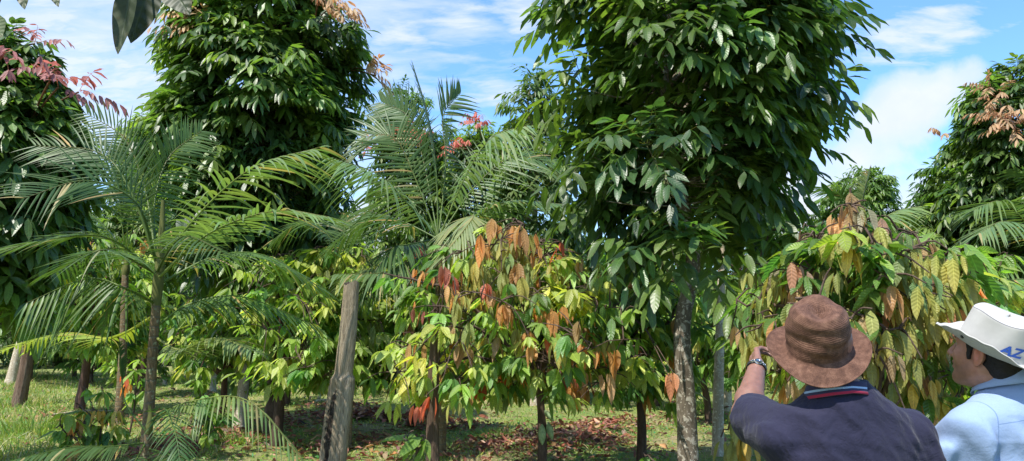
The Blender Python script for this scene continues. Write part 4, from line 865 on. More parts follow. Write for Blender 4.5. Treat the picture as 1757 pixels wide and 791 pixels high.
# bare fallen stick
def stick(label, pts, r):
    c = catmull(pts, 16); a = Acc(); o = c[0].copy(); tube(a, c - o, np.linspace(r, r * .5, 16), n=7, rough=.08)
    ob = a.build('fallen_branch', M['bark_pale']); ob.location = tuple(o); tag(ob, label, 'branch')
g = ground_at(545, 690); stick('pale bare curved branch stuck in the ground left of the weathered post', [g - [0, 0, .05], P(553, 668, g[1]), P(570, 650, g[1]), P(590, 640, g[1])], .045)
g = ground_at(545, 690); g2 = ground_at(585, 690); stick('pinkish fallen stick lying on the litter left of the weathered post', [g + [0, -.3, .05], (g + g2) / 2 + [0, -.35, .08], g2 + [0, -.4, .05]], .04)
g = ground_at(90, 718); g2 = ground_at(190, 710); stick('long thin dry stick lying across the grass at lower left', [g + [0, 0, .06], (g + g2) / 2 + [0, 0, .10], g2 + [0, 0, .06]], .025)

# branch of a tree outside the left edge, hanging into the top of the picture
ov = np.array([-2.9, 2.3, 0]); root = thing('overhanging_tree', 'large dark insect eaten leaves hanging in close at the top left from a branch above', 'tree', ov)
a = Acc(); tube(a, catmull([[0, 0, -.1], [.05, 0, 1.6], [.0, 0, 3.2], [.1, .1, 4.8]], 24), np.linspace(.13, .05, 24), n=12, rough=.05)
sp = [np.array(v) for v in ([.02, 0, 2.6], [.8, -.1, 3.05], [1.5, -.15, 3.12], [2.05, -.2, 2.85])]
tube(a, catmull(sp, 16), np.linspace(.03, .006, 16), n=7); tube(a, catmull([[.8, -.1, 3.05], [1.2, -.2, 3.0], [1.45, -.3, 2.85]], 8), np.linspace(.014, .005, 8), n=6); a.build('trunk', M['bark_dark'], root)
a = Acc()
L_ = [((232, -40), (213, 92), 2.0, .080, (-.25, -1, .1), .55), ((262, -40), (234, 74), 2.08, .095, (.5, -1, .2), .5), ((280, -40), (334, 28), 2.05, .095, (-.2, -1, .5), .6), ((40, -45), (55, 20), 1.95, .05, (0, -1, .5), .8), ((85, -30), (112, 17), 1.95, .035, (.3, -1, .3), .8),
      ((150, -40), (178, 0), 1.95, .05, (.3, -1, .3), .8), ((330, -60), (300, -4), 2.1, .06, (0, -1, .3), .9), ((-12, 28), (16, 68), 2.0, .05, (0, -1, .5), 1.2)]
for q0, q1, dd, W_, hint, br in L_:
    p0, p1 = P(*q0, dd), P(*q1, dd); p1[1] -= .03
    leaves(a, np.array([p0 - ov]), np.array([p1 - p0]), np.array([hint], float), np.linalg.norm(p1 - p0), W_, .06, np.array([[.07, .095, .04]]) * br, nl=16, kind='leaf', fold=.35, wave=.012)
    st = sp[2] + np.array([(p0 - ov)[0] - 1.5, 0, 0]) * .75; tube(a, catmull([st, p0 - ov], 4), .004, n=5, tint=(.1, .12, .04))
nn = 45; tp_ = np.stack([rng.normal(.75, .35, nn), rng.normal(-.45, .3, nn), rng.uniform(3.6, 4.6, nn)], -1)  # unseen leaves added above, between the sun and hanging leaves, to shade them
hh = rng.normal(size=(nn, 7, 3)) * [1, 1, .3] + G * .6
leaves(a, np.repeat(tp_, 7, 0), hh.reshape(-1, 3), UP + rng.normal(0, .3, (nn * 7, 3)), .22, .08, .2, vary((.06, .10, .03), nn * 7), nl=4)
a.build('crown', M['broad'], root)
import bmesh
# ------------------------------------------------------------------ people: signed distance bodies turned into one continuous mesh
def sdf_mesh(f, lo, hi, h):
    lo = np.array(lo, float); hi = np.array(hi, float); cs = 5
    nC = np.ceil((hi - lo) / (h * cs)).astype(int) + 1; n = nC * cs
    g = np.stack(np.meshgrid(*[np.arange(k) for k in nC], indexing='ij'), -1).reshape(-1, 3)
    dC = f(lo + (g * cs + (cs - 1) / 2) * h).reshape(nC)
    act = np.abs(dC) < h * cs * .9 + .016
    D = np.where(dC < 0, -1., 1.).astype(np.float32)
    for ax in range(3): D = np.repeat(D, cs, ax); act = np.repeat(act, cs, ax)
    ijk = np.argwhere(act); D[act] = f(lo + ijk * h)
    s = D < 0
    c = np.zeros(n - 1, np.int8)
    for a in (0, 1):
        for b in (0, 1):
            for e in (0, 1): c += s[a:n[0] - 1 + a, b:n[1] - 1 + b, e:n[2] - 1 + e]
    cell = np.argwhere((c > 0) & (c < 8)); idx = np.full(n - 1, -1, np.int32); idx[tuple(cell.T)] = np.arange(len(cell))
    off = np.array([[a, b, e] for a in (0, 1) for b in (0, 1) for e in (0, 1)])
    cv = D[tuple((cell[:, None] + off[None]).transpose(2, 0, 1))]
    acc = np.zeros((len(cell), 3)); cnt = np.zeros(len(cell))
    for i in range(8):
        for j in range(i + 1, 8):
            if np.abs(off[i] - off[j]).sum() != 1: continue
            m = (cv[:, i] < 0) != (cv[:, j] < 0); a, b = cv[m, i], cv[m, j]; t = (a / (a - b))[:, None]
            acc[m] += off[i] * (1 - t) + off[j] * t; cnt[m] += 1
    V = lo + (cell + acc / cnt[:, None]) * h
    Q = []
    for ax in range(3):
        sl0 = [slice(1, n[k] - 1) for k in range(3)]; sl0[ax] = slice(0, n[ax] - 1); sl1 = list(sl0); sl1[ax] = slice(1, n[ax])
        A, B = s[tuple(sl0)], s[tuple(sl1)]; e = np.argwhere(A != B); base = np.array([x.start for x in sl0]); p = e + base; inside = A[tuple(e.T)]
        b, c_ = (ax + 1) % 3, (ax + 2) % 3; ub = np.zeros(3, int); ub[b] = 1; uc = np.zeros(3, int); uc[c_] = 1
        q = np.stack([idx[tuple((p - ub - uc).T)], idx[tuple((p - uc).T)], idx[tuple(p.T)], idx[tuple((p - ub).T)]], -1)
        q[~inside] = q[~inside][:, ::-1]; Q.append(q)
    return V, np.concatenate(Q)

def smin(a, b, k):
    h = np.clip(.5 + .5 * (b - a) / k, 0, 1); return b * (1 - h) + a * h - k * h * (1 - h)
def cap(p, a, b, ra, rb=None):
    rb = ra if rb is None else rb; a = np.asarray(a, float); b = np.asarray(b, float); ab = b - a
    t = np.clip(((p - a) @ ab) / (ab @ ab + 1e-9), 0, 1); return np.linalg.norm(p - a - t[:, None] * ab, axis=1) - (ra + (rb - ra) * t)
def ell(p, c, r):
    q = (p - np.asarray(c)) / np.asarray(r); k0 = np.linalg.norm(q, axis=1); k1 = np.linalg.norm(q / np.asarray(r), axis=1)
    return k0 * (k0 - 1) / np.maximum(k1, 1e-6)
def uni(fs, k):
    d = fs[0]
    for x in fs[1:]: d = smin(d, x, k)
    return d
def wob(p, s, seed=0):
    r_ = np.random.default_rng(seed); o = 0
    for i in range(5):
        k = r_.normal(size=3) * s * (1 + .5 * i); o = o + np.sin(p @ k + r_.uniform(0, 6.28) + 1.3 * np.sin(p @ (r_.normal(size=3) * s * .6))) / (1 + .4 * i)
    return o / 3
def rotm(yaw=0, pitch=0, roll=0):
    """yaw turns towards the left hand, pitch lifts the face"""
    cy, sy, cp, sp, cr, sr = math.cos(yaw), math.sin(yaw), math.cos(pitch), math.sin(pitch), math.cos(roll), math.sin(roll)
    Z = np.array([[cy, -sy, 0], [sy, cy, 0], [0, 0, 1]]); X = np.array([[1, 0, 0], [0, cp, -sp], [0, sp, cp]]); Y = np.array([[cr, 0, sr], [0, 1, 0], [-sr, 0, cr]])
    return Z @ X @ Y

def head_sdf(q, beard=0):
    """q in head space: +y face, +x its right"""
    ax = np.abs(q[:, 0:1]); m = np.hstack([ax, q[:, 1:]])
    d = ell(q, (0, -.012, .030), (.077, .098, .088))
    d = smin(d, ell(q, (0, .032, -.035), (.062, .066, .088)), .03)
    d = smin(d, cap(m, (.052, -.005, -.055), (.018, .070, -.098), .022, .020), .025)
    d = smin(d, ell(q, (0, .078, -.098), (.022, .018, .017)), .02)
    d = smin(d, cap(m, (.014, .090, .030), (.042, .072, .030), .013, .010), .015)
    d = smin(d, ell(m, (.045, .062, -.022), (.022, .022, .022)), .02)
    d = -smin(-d, np.linalg.norm(m - [.032, .098, .008], axis=1) - .013, .012)
    d = smin(d, cap(q, (0, .090, .018), (0, .117, -.026), .0075, .0125), .010)
    d = smin(d, ell(m, (.013, .104, -.030), (.009, .012, .009)), .006)
    d = smin(d, ell(q, (0, .094, -.052), (.024, .013, .0075)), .006)
    d = smin(d, ell(q, (0, .092, -.068), (.021, .014, .0085)), .006)
    e = m - [.077, -.012, -.008]; c, s = math.cos(.25), math.sin(.25); e = np.stack([e[:, 0] * .9 + e[:, 1] * .35, e[:, 1] * c + e[:, 2] * s * .6, -e[:, 1] * s + e[:, 2] * c], -1)
    ear = ell(e, (.006, -.002, .003), (.0075, .019, .033)); ear = np.maximum(ear, -ell(e, (.015, .0, .006), (.008, .011, .020))); ear = smin(ear, ell(e, (.004, .002, -.024), (.006, .010, .012)), .005)
    d = smin(d, ear, .004)
    return d

def hand_prims(w, fw, pn, curls, left, sc=1.0):
    """wrist w, direction fw, palm side pn; returns capsules"""
    fw = norm(np.array(fw)); pn = np.array(pn, float); pn = norm(pn - fw * (pn @ fw)); ac = np.cross(fw, pn) * (1 if left else -1)
    L = []; lens = [.072, .080, .075, .058]
    for i in range(4):
        o = (1.5 - i) * .0205 * sc; kb = w + fw * .088 * sc * (1 - .04 * abs(i - 1)) + ac * o
        L.append((w + ac * o * .55 + fw * .012, kb, .0135 * sc, .0105 * sc)); a_ = 0; p = kb; r = .0092 * sc
        for seg, ln in enumerate((.48, .30, .24)):
            a_ += curls[i] * (1.0 if seg else .8); dv = fw * math.cos(a_) + pn * math.sin(a_); q_ = p + dv * lens[i] * ln * 1.08 * sc
            L.append((p, q_, r, r * .92)); r *= .92; p = q_
    tb = w + fw * .025 * sc + ac * .026 * sc + pn * .006; t1_ = tb + (fw * .62 + ac * .62 + pn * .30) * .042 * sc; t2_ = t1_ + (fw * .85 + ac * .25 + pn * .4) * .032 * sc; t3_ = t2_ + (fw * .95 + pn * .3) * .024 * sc
    L += [(tb, t1_, .0145 * sc, .0115 * sc), (t1_, t2_, .0110 * sc, .0098 * sc), (t2_, t3_, .0098 * sc, .0085 * sc)]
    return L

def sdf_part(name, root, f, lo, hi, h, mat, tintf=None, label=None):
    V, Fq = sdf_mesh(f, lo, hi, h); a = Acc(); a.add(V, Fq, (1, 1, 1) if tintf is None else tintf(V), V)
    return a.build(name, mat, root, label=label)

def person(label, loc, yaw, S):
    root = thing('person', label, 'person', loc); root.rotation_euler = (0, 0, yaw)
    HR = rotm(S['head_yaw'], S['head_pitch'], S.get('head_roll', 0)); hc = np.array(S['head'])
    toh = lambda p: (p - hc) @ HR
    zt, at_, bt = S['torso']
    def torso(p, o=0.):
        a_ = np.interp(p[:, 2], zt, at_) + o; b_ = np.interp(p[:, 2], zt, bt) + o; cy = np.interp(p[:, 2], [.8, 1.1, 1.35, 1.5], [0, .02, -.015, -.03])
        x, y = p[:, 0] / a_, (p[:, 1] - cy) / b_; k = (np.abs(x) ** 2.4 + np.abs(y) ** 2.4) ** (1 / 2.4)
        d = (k - 1) * np.minimum(a_, b_); return np.maximum(d, np.maximum(p[:, 2] - zt[-1], zt[0] - p[:, 2]))
    sh, el_, wr = S['shoulder'], S['elbow'], S['wrist']; ra = S['arm']
    def arms(p, o=0., parts=('u', 'f')):
        L = []
        for i in (0, 1):
            if 'u' in parts: L.append(cap(p, sh[i], el_[i], ra * 1.28 + o, ra * .98 + o))
            if 'f' in parts:
                e, w = np.array(el_[i]), np.array(wr[i]); m_ = e + (w - e) * .28
                L += [cap(p, e, m_, ra * .92 + o, ra * .95 + o), cap(p, m_, w, ra * .95 + o, ra * .60 + o)]
        return uni(L, .02)
    nb = np.array(S['neck_base']); nt_ = hc + HR @ np.array([0, -.02, -.06])
    def trap(p, o=0.): return uni([cap(p, nb + [0, 0, -.05], s_, .060 + o, .058 + o) for s_ in (np.array(sh[0]) * [.85, 1, 1] + [0, 0, .012], np.array(sh[1]) * [.85, 1, 1] + [0, 0, .012])], .04)
    hips, knees, ank = [(-.095, 0, .88), (.095, 0, .88)], [(-.115, .03, .48), (.115, .02, .48)], [(-.12, -.01, .09), (.12, -.03, .09)]
    def legs(p, o=0.):
        L = []
        for i in (0, 1): L += [cap(p, hips[i], knees[i], .088 + o, .058 + o), cap(p, knees[i], np.array(knees[i]) * .6 + np.array(ank[i]) * .4 + [0, -.012, 0], .056 + o, .055 + o), cap(p, np.array(knees[i]) * .6 + np.array(ank[i]) * .4 + [0, -.012, 0], ank[i], .055 + o, .036 + o)]
        return uni(L, .03)
    hp = [hand_prims(np.array(wr[i]), S['hand_dir'][i], S['palm'][i], S['curl'][i], i == 0, S.get('hand_scale', 1)) for i in (0, 1)]
    def body(p):
        d = smin(torso(p, -.012), trap(p, -.012), .04); d = smin(d, cap(p, nb, nt_, S['neck_r'], S['neck_r'] * .95), .035)
        d = smin(d, arms(p), .02); d = smin(d, legs(p), .03)
        hd = np.full(len(p), .2); q = toh(p); m = np.linalg.norm(q, axis=1) < .24; hd[m] = head_sdf(q[m]); d = np.where(m, smin(d, hd, .022), d)
        for i in (0, 1):
            w = np.array(wr[i]); m = np.linalg.norm(p - w, axis=1) < .27
            if m.any():
                pm = p[m]; x = uni([cap(pm, *c_) for c_ in hp[i] if True][:0] + [cap(pm, *c_) for c_ in hp[i]], .0045); d[m] = smin(d[m], x, .012)
            d = smin(d, cap(p, (ank[i][0], ank[i][1] + .01, .045), (ank[i][0], ank[i][1] + .15, .03), .032, .022), .02)
        return d
    skin = np.array(S['skin'])
    def tint(V):
        q = toh(V); t = np.ones((len(V), 1)) * skin
        lips = np.exp(-(((q[:, 0]) / .022) ** 4 + ((q[:, 1] - .1) / .014) ** 2 + ((q[:, 2] + .060) / .012) ** 4)); t = t * (1 - lips[:, None] * .5) + np.array([.36, .12, .10]) * lips[:, None] * .5
        st = np.clip((-.035 - q[:, 2]) / .02, 0, 1) * np.clip((q[:, 1] - .01) / .02, 0, 1) * np.clip((q[:, 2] + .14) / .02, 0, 1) * (1 - lips) * S.get('stubble', 0)
        t = t * (1 - st[:, None] * .45)
        br = np.exp(-(((np.abs(q[:, 0]) - .031) / .018) ** 4 + ((q[:, 2] - .030) / .0055) ** 2)) * (q[:, 1] > .05); t = t * (1 - br[:, None] * .9)
        ear = np.exp(-(((np.abs(q[:, 0]) - .085) / .014) ** 2 + ((q[:, 1] + .012) / .03) ** 2 + ((q[:, 2] + .005) / .04) ** 2)); t = t * (1 + ear[:, None] * np.array([.35, .0, -.02]))
        return t * (1 + .07 * wob(V, 60, 3)[:, None] + .05 * wob(V, 200, 4)[:, None])
    top = hc[2] + .16
    sdf_part('body', root, body, (-.62, -.30, 0.005), (.62, .78, top), .0048, M['skin'], tint)
    for sx_ in (-1, 1):
        c = hc + HR @ np.array([sx_ * .031, .0755, .008]); a = Acc(); th = np.linspace(0, np.pi, 9); R_ = .0115 * np.sin(th) + 1e-5
        pts = np.stack([0 * th, 0 * th, -.0115 * np.cos(th)], -1) + c; tube(a, pts, R_, n=12, tint=(.7, .66, .6)); e = a.build('eye', M['eye'], root)
    # shirt with sleeves
    folds = S['folds']
    def shirt(p):
        d = smin(torso(p, .010), trap(p, .008), .05)
        L = []
        for i in (0, 1):
            s_, e_ = np.array(sh[i]), np.array(el_[i])
            if S['long']: L += [cap(p, s_, e_, ra * 1.28 + .018, ra * 1.05 + .016), cap(p, e_, np.array(wr[i]) * .97 + e_ * .03, ra * 1.05 + .014, ra * .7 + .012)]
            else:
                ax_ = norm(e_ - s_); en = s_ + (e_ - s_) * S['sleeve']; x = cap(p, s_, en + ax_ * .06, ra * 1.28 + .018, ra * 1.06 + .026)
                x = np.maximum(x, (p - en) @ ax_); x = np.maximum(x, -np.maximum(cap(p, s_, e_ + ax_ * .1, ra * 1.0 + .012, ra * 1.0 + .018), -((p - en) @ ax_ + .035))); L.append(x)
        a_ = uni(L, .03) if S['long'] else np.minimum(L[0], L[1]); d = smin(d, a_, .035)
        d = np.maximum(d, S['hem'] - p[:, 2])
        nk = cap(p, nb - [0, 0, .01], nt_, S['neck_r'] + .006); d = np.maximum(d, -np.maximum(nk, nb[2] - .015 - p[:, 2]))
        return d - .003 + folds(p) * np.clip((p[:, 2] - S['hem']) * 20, .3, 1)
    sdf_part(S['shirt_name'], root, shirt, (-.50, -.30, S['hem'] - .02), (.50, .62, 1.58), .0042, M[S['shirt_mat']], label=S['shirt_label'])
    # collar: a stand and a folded fall
    a = Acc(); na, nr = 72, 9; fi = np.linspace(-np.pi + .28, np.pi - .28, na)   # 0 = nape
    rx, ry = S['collar_r']; ch = S['collar_h']
    u_ = np.linspace(0, 1, nr); prof_r = np.interp(u_, [0, .35, .42, .5, 1], [0, .004, .010, .014, S['collar_flare']]); prof_z = np.interp(u_, [0, .35, .42, .5, 1], [0, .9, 1.0, .96, S['collar_drop']])
    front = (np.abs(fi) / np.pi) ** 2
    R0 = prof_r[None] * (1 + .5 * front[:, None]); 
    Vx = np.sin(fi)[:, None] * (rx + R0) ; Vy = -np.cos(fi)[:, None] * (ry + R0); Vz = prof_z[None] * ch - front[:, None] * (.045 + .03 * u_[None] ** 3) - .012 * np.abs(np.sin(fi))[:, None] * u_[None]
    V = np.stack([Vx + nb[0], Vy + nb[1] + .004, Vz + nb[2] - .006 + S.get('collar_z', 0)], -1); V = V + (wob(V.reshape(-1, 3), 30, 7) * .0018).reshape(na, nr, 1)
    i_ = np.arange(na - 1)[:, None] * nr; j_ = np.arange(nr - 1)[None]; uv = np.zeros((na, nr, 3)); uv[..., 0] = u_[None]; uv[..., 1] = fi[:, None]
    a.add(V.reshape(-1, 3), np.stack([i_ + j_, i_ + j_ + 1, i_ + nr + j_ + 1, i_ + nr + j_], -1).reshape(-1, 4), (1, 1, 1), uv.reshape(-1, 3))
    co = a.build('collar', M[S['collar_mat']], root, label=S.get('collar_label')); md = co.modifiers.new('thickness', 'SOLIDIFY'); md.thickness = .0035; md.offset = 0
    # trousers and shoes
    def trou(p):
        pel = np.maximum(torso(p, .004), p[:, 2] - .98); return np.maximum(smin(pel, legs(p, .016), .03) + wob(p, 25, 5) * .004, .07 - p[:, 2])
    sdf_part('trousers', root, trou, (-.30, -.26, .06), (.30, .26, 1.0), .010, M['trousers'])
    for i in (0, 1):
        def shoe(p, i=i):
            return np.maximum(smin(cap(p, (ank[i][0], ank[i][1] - .03, .05), (ank[i][0], ank[i][1] + .16, .038), .048, .040), cap(p, (ank[i][0], ank[i][1], .05), (ank[i][0], ank[i][1], .11), .046, .046), .02), .004 - p[:, 2])
        sdf_part('shoe', root, shoe, (ank[i][0] - .1, -.16, -.01), (ank[i][0] + .1, .28, .18), .008, M['shoe'])
    return root, HR, hc

def cloth(name, colour, weave=900, wr=.5, extra=None, rough=.85, big=18):
    m, t = new_mat(name); obj = t.n('ShaderNodeTexCoord').outputs['Object']
    n1 = t.noise(obj, big, 6, .6, .8); n2 = t.noise(obj, weave, 2, .5); n3 = t.noise(obj, big * 4, 5, .6, 1.2)
    col = t.mix(1.0, colour, t.ramp(n2, [(.3, (.86,) * 3), (.7, (1.12,) * 3)]), 'MULTIPLY')
    if extra: col = extra(t, obj, col)
    h = t.math('ADD', t.math('ADD', t.math('MULTIPLY', n1, 1.0), t.math('MULTIPLY', n3, .3)), t.math('MULTIPLY', n2, .04))
    bp = t.n('ShaderNodeBump', {'Height': h, 'Strength': wr, 'Distance': .02})
    pr = t.n('ShaderNodeBsdfPrincipled', {'Base Color': col, 'Roughness': rough, 'Specular IOR Level': .25, 'Sheen Weight': .08, 'Normal': bp.outputs[0]})
    t.n('ShaderNodeOutputMaterial', {0: pr.outputs[0]}); return m
m, t = new_mat('skin'); at = t.n('ShaderNodeAttribute', attribute_name='tint').outputs['Color']; obj = t.n('ShaderNodeTexCoord').outputs['Object']
n1 = t.noise(obj, 55, 5, .6); n2 = t.noise(obj, 420, 3, .6)
col = t.mix(1.0, at, t.ramp(n1, [(.3, (.86, .84, .84)), (.7, (1.12, 1.1, 1.1))]), 'MULTIPLY')
bp = t.n('ShaderNodeBump', {'Height': t.math('ADD', n2, t.math('MULTIPLY', n1, .4)), 'Strength': .25, 'Distance': .0025})
t.n('ShaderNodeOutputMaterial', {0: t.n('ShaderNodeBsdfPrincipled', {'Base Color': col, 'Roughness': .48, 'Specular IOR Level': .42, 'Subsurface Weight': .18, 'Subsurface Scale': .012, 'Subsurface Radius': (1, .35, .2), 'Normal': bp.outputs[0]}).outputs[0]})
M['skin'] = m
M['eye'] = simple('eye', (.35, .30, .27), rough=.15, spec=.5)
M['navy'] = cloth('navy_polo_knit', (.017, .017, .040), wr=.5, big=9)
def seams(t, obj, col):
    s = t.n('ShaderNodeSeparateXYZ', {0: obj}); x, y, z = s.outputs
    back = t.math('LESS_THAN', y, .02)
    yk = t.math('ABSOLUTE', t.math('SUBTRACT', z, t.math('SUBTRACT', 1.405, t.math('MULTIPLY', t.math('MULTIPLY', x, x), .9))))
    ar = t.math('ABSOLUTE', t.math('SUBTRACT', t.math('ABSOLUTE', x), t.math('ADD', .165, t.math('MULTIPLY', t.math('SUBTRACT', 1.40, z), .12))))
    inx = t.math('LESS_THAN', t.math('ABSOLUTE', x), .168)
    l1 = t.math('MULTIPLY', t.math('MULTIPLY', t.math('LESS_THAN', yk, .0013), back), inx); l2 = t.math('MULTIPLY', t.math('LESS_THAN', ar, .0013), t.math('GREATER_THAN', z, 1.16))
    return t.mix(t.math('MULTIPLY', t.math('MAXIMUM', l1, l2), .7), col, (.10, .17, .32))
M['lightblue'] = cloth('light_blue_shirt_cotton', (.235, .325, .50), wr=.22, big=13, extra=seams, weave=1400)
def band(stops):
    def f(t, obj, col):
        uv = t.n('ShaderNodeSeparateXYZ', {0: t.n('ShaderNodeAttribute', attribute_name='luv').outputs['Vector']}); return t.ramp(uv.outputs[0], stops, 'CONSTANT')
    return f
M['polo_collar'] = cloth('striped_polo_collar', (.03, .03, .07), wr=.1, extra=band([(0, (.028, .028, .07)), (.70, (.30, .42, .62)), (.78, (.028, .028, .07)), (.88, (.30, .02, .055)), (.99, (.03, .03, .07))]))
M['blue_collar'] = cloth('light_blue_collar', (.27, .365, .55), wr=.04)
M['trousers'] = cloth('dark_trousers', (.05, .05, .055)); M['shoe'] = simple('shoe_leather', (.03, .022, .018), rough=.5)
M['hair'] = simple('black_hair', (.012, .010, .010), rough=.6, spec=.3, nscale=120, namt=.6, bump=1.0)
M['grey_hair'] = simple('grey_hair', (.20, .19, .19), rough=.7, nscale=120, namt=.5, bump=1.0)

def hair_part(root, HR, hc, mat, zmax=1.0):
    def f(p):
        q = (p - hc) @ HR; m = np.hstack([np.abs(q[:, :1]), q[:, 1:]])
        d = ell(q, (0, -.014, .030), (.0835, .1055, .104)); d = smin(d, ell(q, (0, -.058, -.035), (.060, .045, .060)), .03)
        d = np.maximum(d, q[:, 1] * .80 - q[:, 2] * .55 - .012 - .02 * (q[:, 1] < 0)); d = np.maximum(d, np.maximum(-.098 - q[:, 2], q[:, 2] - zmax))
        d = np.maximum(d, -(np.linalg.norm((m - [.085, -.008, -.010]) / [1, .8, 1.15], axis=1) - .030))
        d = np.minimum(d, cap(m, (.0735, .022, .03), (.0700, .022, -.022), .010, .007)); return d + wob(p, 160, 9) * .0015
    sdf_part('hair', root, f, hc - .17, hc + .17, .0045, M[mat])

# ------------------------------------------------------------------ man in the brown hat
def polo_folds(p):
    sh_l = np.exp(-((p[:, 0] + .22) / .12) ** 2 - ((p[:, 2] - 1.33) / .10) ** 2)
    d = .007 * wob(p, 14, 2) + .003 * wob(p, 45, 8) + .006 * np.abs(np.sin(22 * p[:, 0] + 14 * p[:, 2] + 2.5 * wob(p, 8, 31)))
    d = d + .0075 * sh_l * np.sin(70 * (p[:, 0] * .8 + p[:, 2] * .35 + p[:, 1] * .3) + 2 * wob(p, 12, 6))
    low = np.exp(-((p[:, 0] - .22) / .12) ** 2 - ((p[:, 2] - 1.15) / .12) ** 2); return d + .006 * low * np.sin(60 * (p[:, 2] + .8 * p[:, 0]) + 2 * wob(p, 12, 16))
loc1 = np.array([1.035, 2.34, 0.]); yaw1 = math.radians(4)
S1 = dict(head_yaw=math.radians(8), head_pitch=math.radians(16), head=(-.055, .01, 1.605), torso=([.78, .92, 1.05, 1.2, 1.33, 1.41, 1.46, 1.50], [.19, .20, .205, .215, .205, .150, .09, .05], [.14, .155, .165, .150, .125, .10, .08, .05]),
          shoulder=[(-.195, .01, 1.335), (.205, -.005, 1.325)], elbow=[(-.215, .235, 1.375), (.285, -.03, 1.055)], wrist=[(-.085, .445, 1.525), (.27, .10, .83)], arm=.050, neck_base=(-.03, -.035, 1.475), neck_r=.060,
          hand_dir=[(.25, .85, .38), (0, .25, -1)], palm=[(1, -.15, -.25), (-1, .1, 0)], curl=[(.10, .25, .75, .8), (.4, .45, .5, .5)], skin=(.22, .115, .085), stubble=.3, folds=polo_folds, long=False, sleeve=.86, hem=.86, hand_scale=1.04,
          shirt_name='polo_shirt', shirt_mat='navy', shirt_label='navy blue short sleeved polo shirt', collar_r=(.070, .073), collar_h=.040, collar_flare=.026, collar_drop=.12, collar_mat='polo_collar', collar_label='navy collar edged with light blue and red stripes')
r1, HR1, hc1 = person('man from behind in brown woven hat and navy polo, pointing with his left arm', loc1, yaw1, S1)
hair_part(r1, HR1, hc1, 'grey_hair', -.025)

def lathe_hat(name, root, HRt, c, pf, mat, nth=160, label=None):
    """pf(theta) -> (r(k), z(k)) profile from brim edge to crown centre; u along it, in hat space"""
    th = np.linspace(0, 2 * np.pi, nth, endpoint=False); X_, Y_, Z_, Uv = pf(th[:, None]); nk = X_.shape[1]
    V = np.stack([X_, Y_, Z_], -1) @ HRt.T + c; i_ = np.arange(nth)[:, None]; i2 = (i_ + 1) % nth; j_ = np.arange(nk - 1)[None]
    a = Acc(); a.add(V.reshape(-1, 3), np.stack([i_ * nk + j_, i2 * nk + j_, i2 * nk + j_ + 1, i_ * nk + j_ + 1], -1).reshape(-1, 4), (1, 1, 1), Uv.reshape(-1, 3))
    o = a.build(name, M[mat], root, label=label); b_ = bmesh.new(); b_.from_mesh(o.data); bmesh.ops.remove_doubles(b_, verts=b_.verts[:], dist=1e-5); b_.to_mesh(o.data); b_.free(); md = o.modifiers.new('thickness', 'SOLIDIFY'); md.thickness = .0028; md.offset = 0; return o

# woven brown hat
m, t = new_mat('woven_hat'); uv = t.n('ShaderNodeSeparateXYZ', {0: t.n('ShaderNodeAttribute', attribute_name='luv').outputs['Vector']}); obj = t.n('ShaderNodeTexCoord').outputs['Object']
n0 = t.noise(obj, 16, 4, .6); rg = t.math('SINE', t.math('ADD', t.math('MULTIPLY', uv.outputs[0], 1500), t.math('MULTIPLY', n0, 16))); ac = t.math('SINE', t.math('MULTIPLY', uv.outputs[1], 210)); n1 = t.noise(obj, 40, 5, .65); n2 = t.noise(obj, 350, 3, .6)
wv = t.math('ADD', t.math('MULTIPLY', rg, .36), t.math('MULTIPLY', ac, .25))
col = t.ramp(t.math('ADD', t.math('MULTIPLY', n1, .7), t.math('ADD', t.math('MULTIPLY', n2, .3), t.math('MULTIPLY', wv, .13))), [(.28, (.035, .016, .011)), (.48, (.105, .050, .032)), (.70, (.215, .115, .076))])
bp = t.n('ShaderNodeBump', {'Height': t.math('ADD', wv, t.math('MULTIPLY', n2, 1.2)), 'Strength': .5, 'Distance': .002})
t.n('ShaderNodeOutputMaterial', {0: t.n('ShaderNodeBsdfPrincipled', {'Base Color': col, 'Roughness': .85, 'Specular IOR Level': .3, 'Normal': bp.outputs[0]}).outputs[0]}); M['woven'] = m
def brown_profile(th):
    k = 80; u = np.linspace(0, 1, k)[None]; s = np.sin(th); c = np.cos(th)      # c>0 front, s right
    # brim 0..0.42, side 0.42..0.78, top 0.78..1
    R = np.interp(u, [0, .40, .46, .60, .74, .82, .90, 1], [.153, .103, .095, .091, .086, .072, .044, .0])
    Z = np.interp(u, [0, .04, .40, .46, .60, .74, .82, .90, 1], [-.010, -.012, -.004, .004, .060, .118, .140, .146, .146])
    brim = np.clip((.42 - u) / .42, 0, 1)
    Z = Z + brim ** 1.3 * (.026 * s ** 2 - .020 * np.clip(-c, 0, 1) ** 2 - .010 * c ** 2 + .006 * np.sin(2 * th + 1)) + 0 * th
    side = np.exp(-((u - .60) / .13) ** 2); R = R + side * (.0016 * np.sin(u * 62 + 1.6 * np.sin(th + .7) + .9 * np.sin(3 * th)) + .002 * np.sin(3 * th + u * 20)) 
    crw = np.clip((u - .66) / .2, 0, 1)
    X_ = R * s * (1 - .10 * crw); Y_ = R * c * 1.13
    X_ = X_ + 0 * Y_
    # pinched teardrop dent in the crown top, open to the back
    dent = np.exp(-((X_ / .030) ** 2 + ((Y_ + .018) / .050) ** 2)) * crw; Z = Z - .030 * dent
    pin = np.exp(-((np.abs(X_) - .055) / .022) ** 2 - ((Y_ - .04) / .035) ** 2) * crw; Z = Z - .016 * pin
    fold_ = side * .004 * np.sin(30 * Z + 6 * X_ + 2 * np.sin(2 * th)); X_ = X_ + fold_ * s; Y_ = Y_ + fold_ * c
    arc = u * .31; return X_, Y_, Z + .0015 * np.sin(5 * th + 9 * u), np.stack([arc + 0 * th, th + 0 * u, 0 * (th + u)], -1)
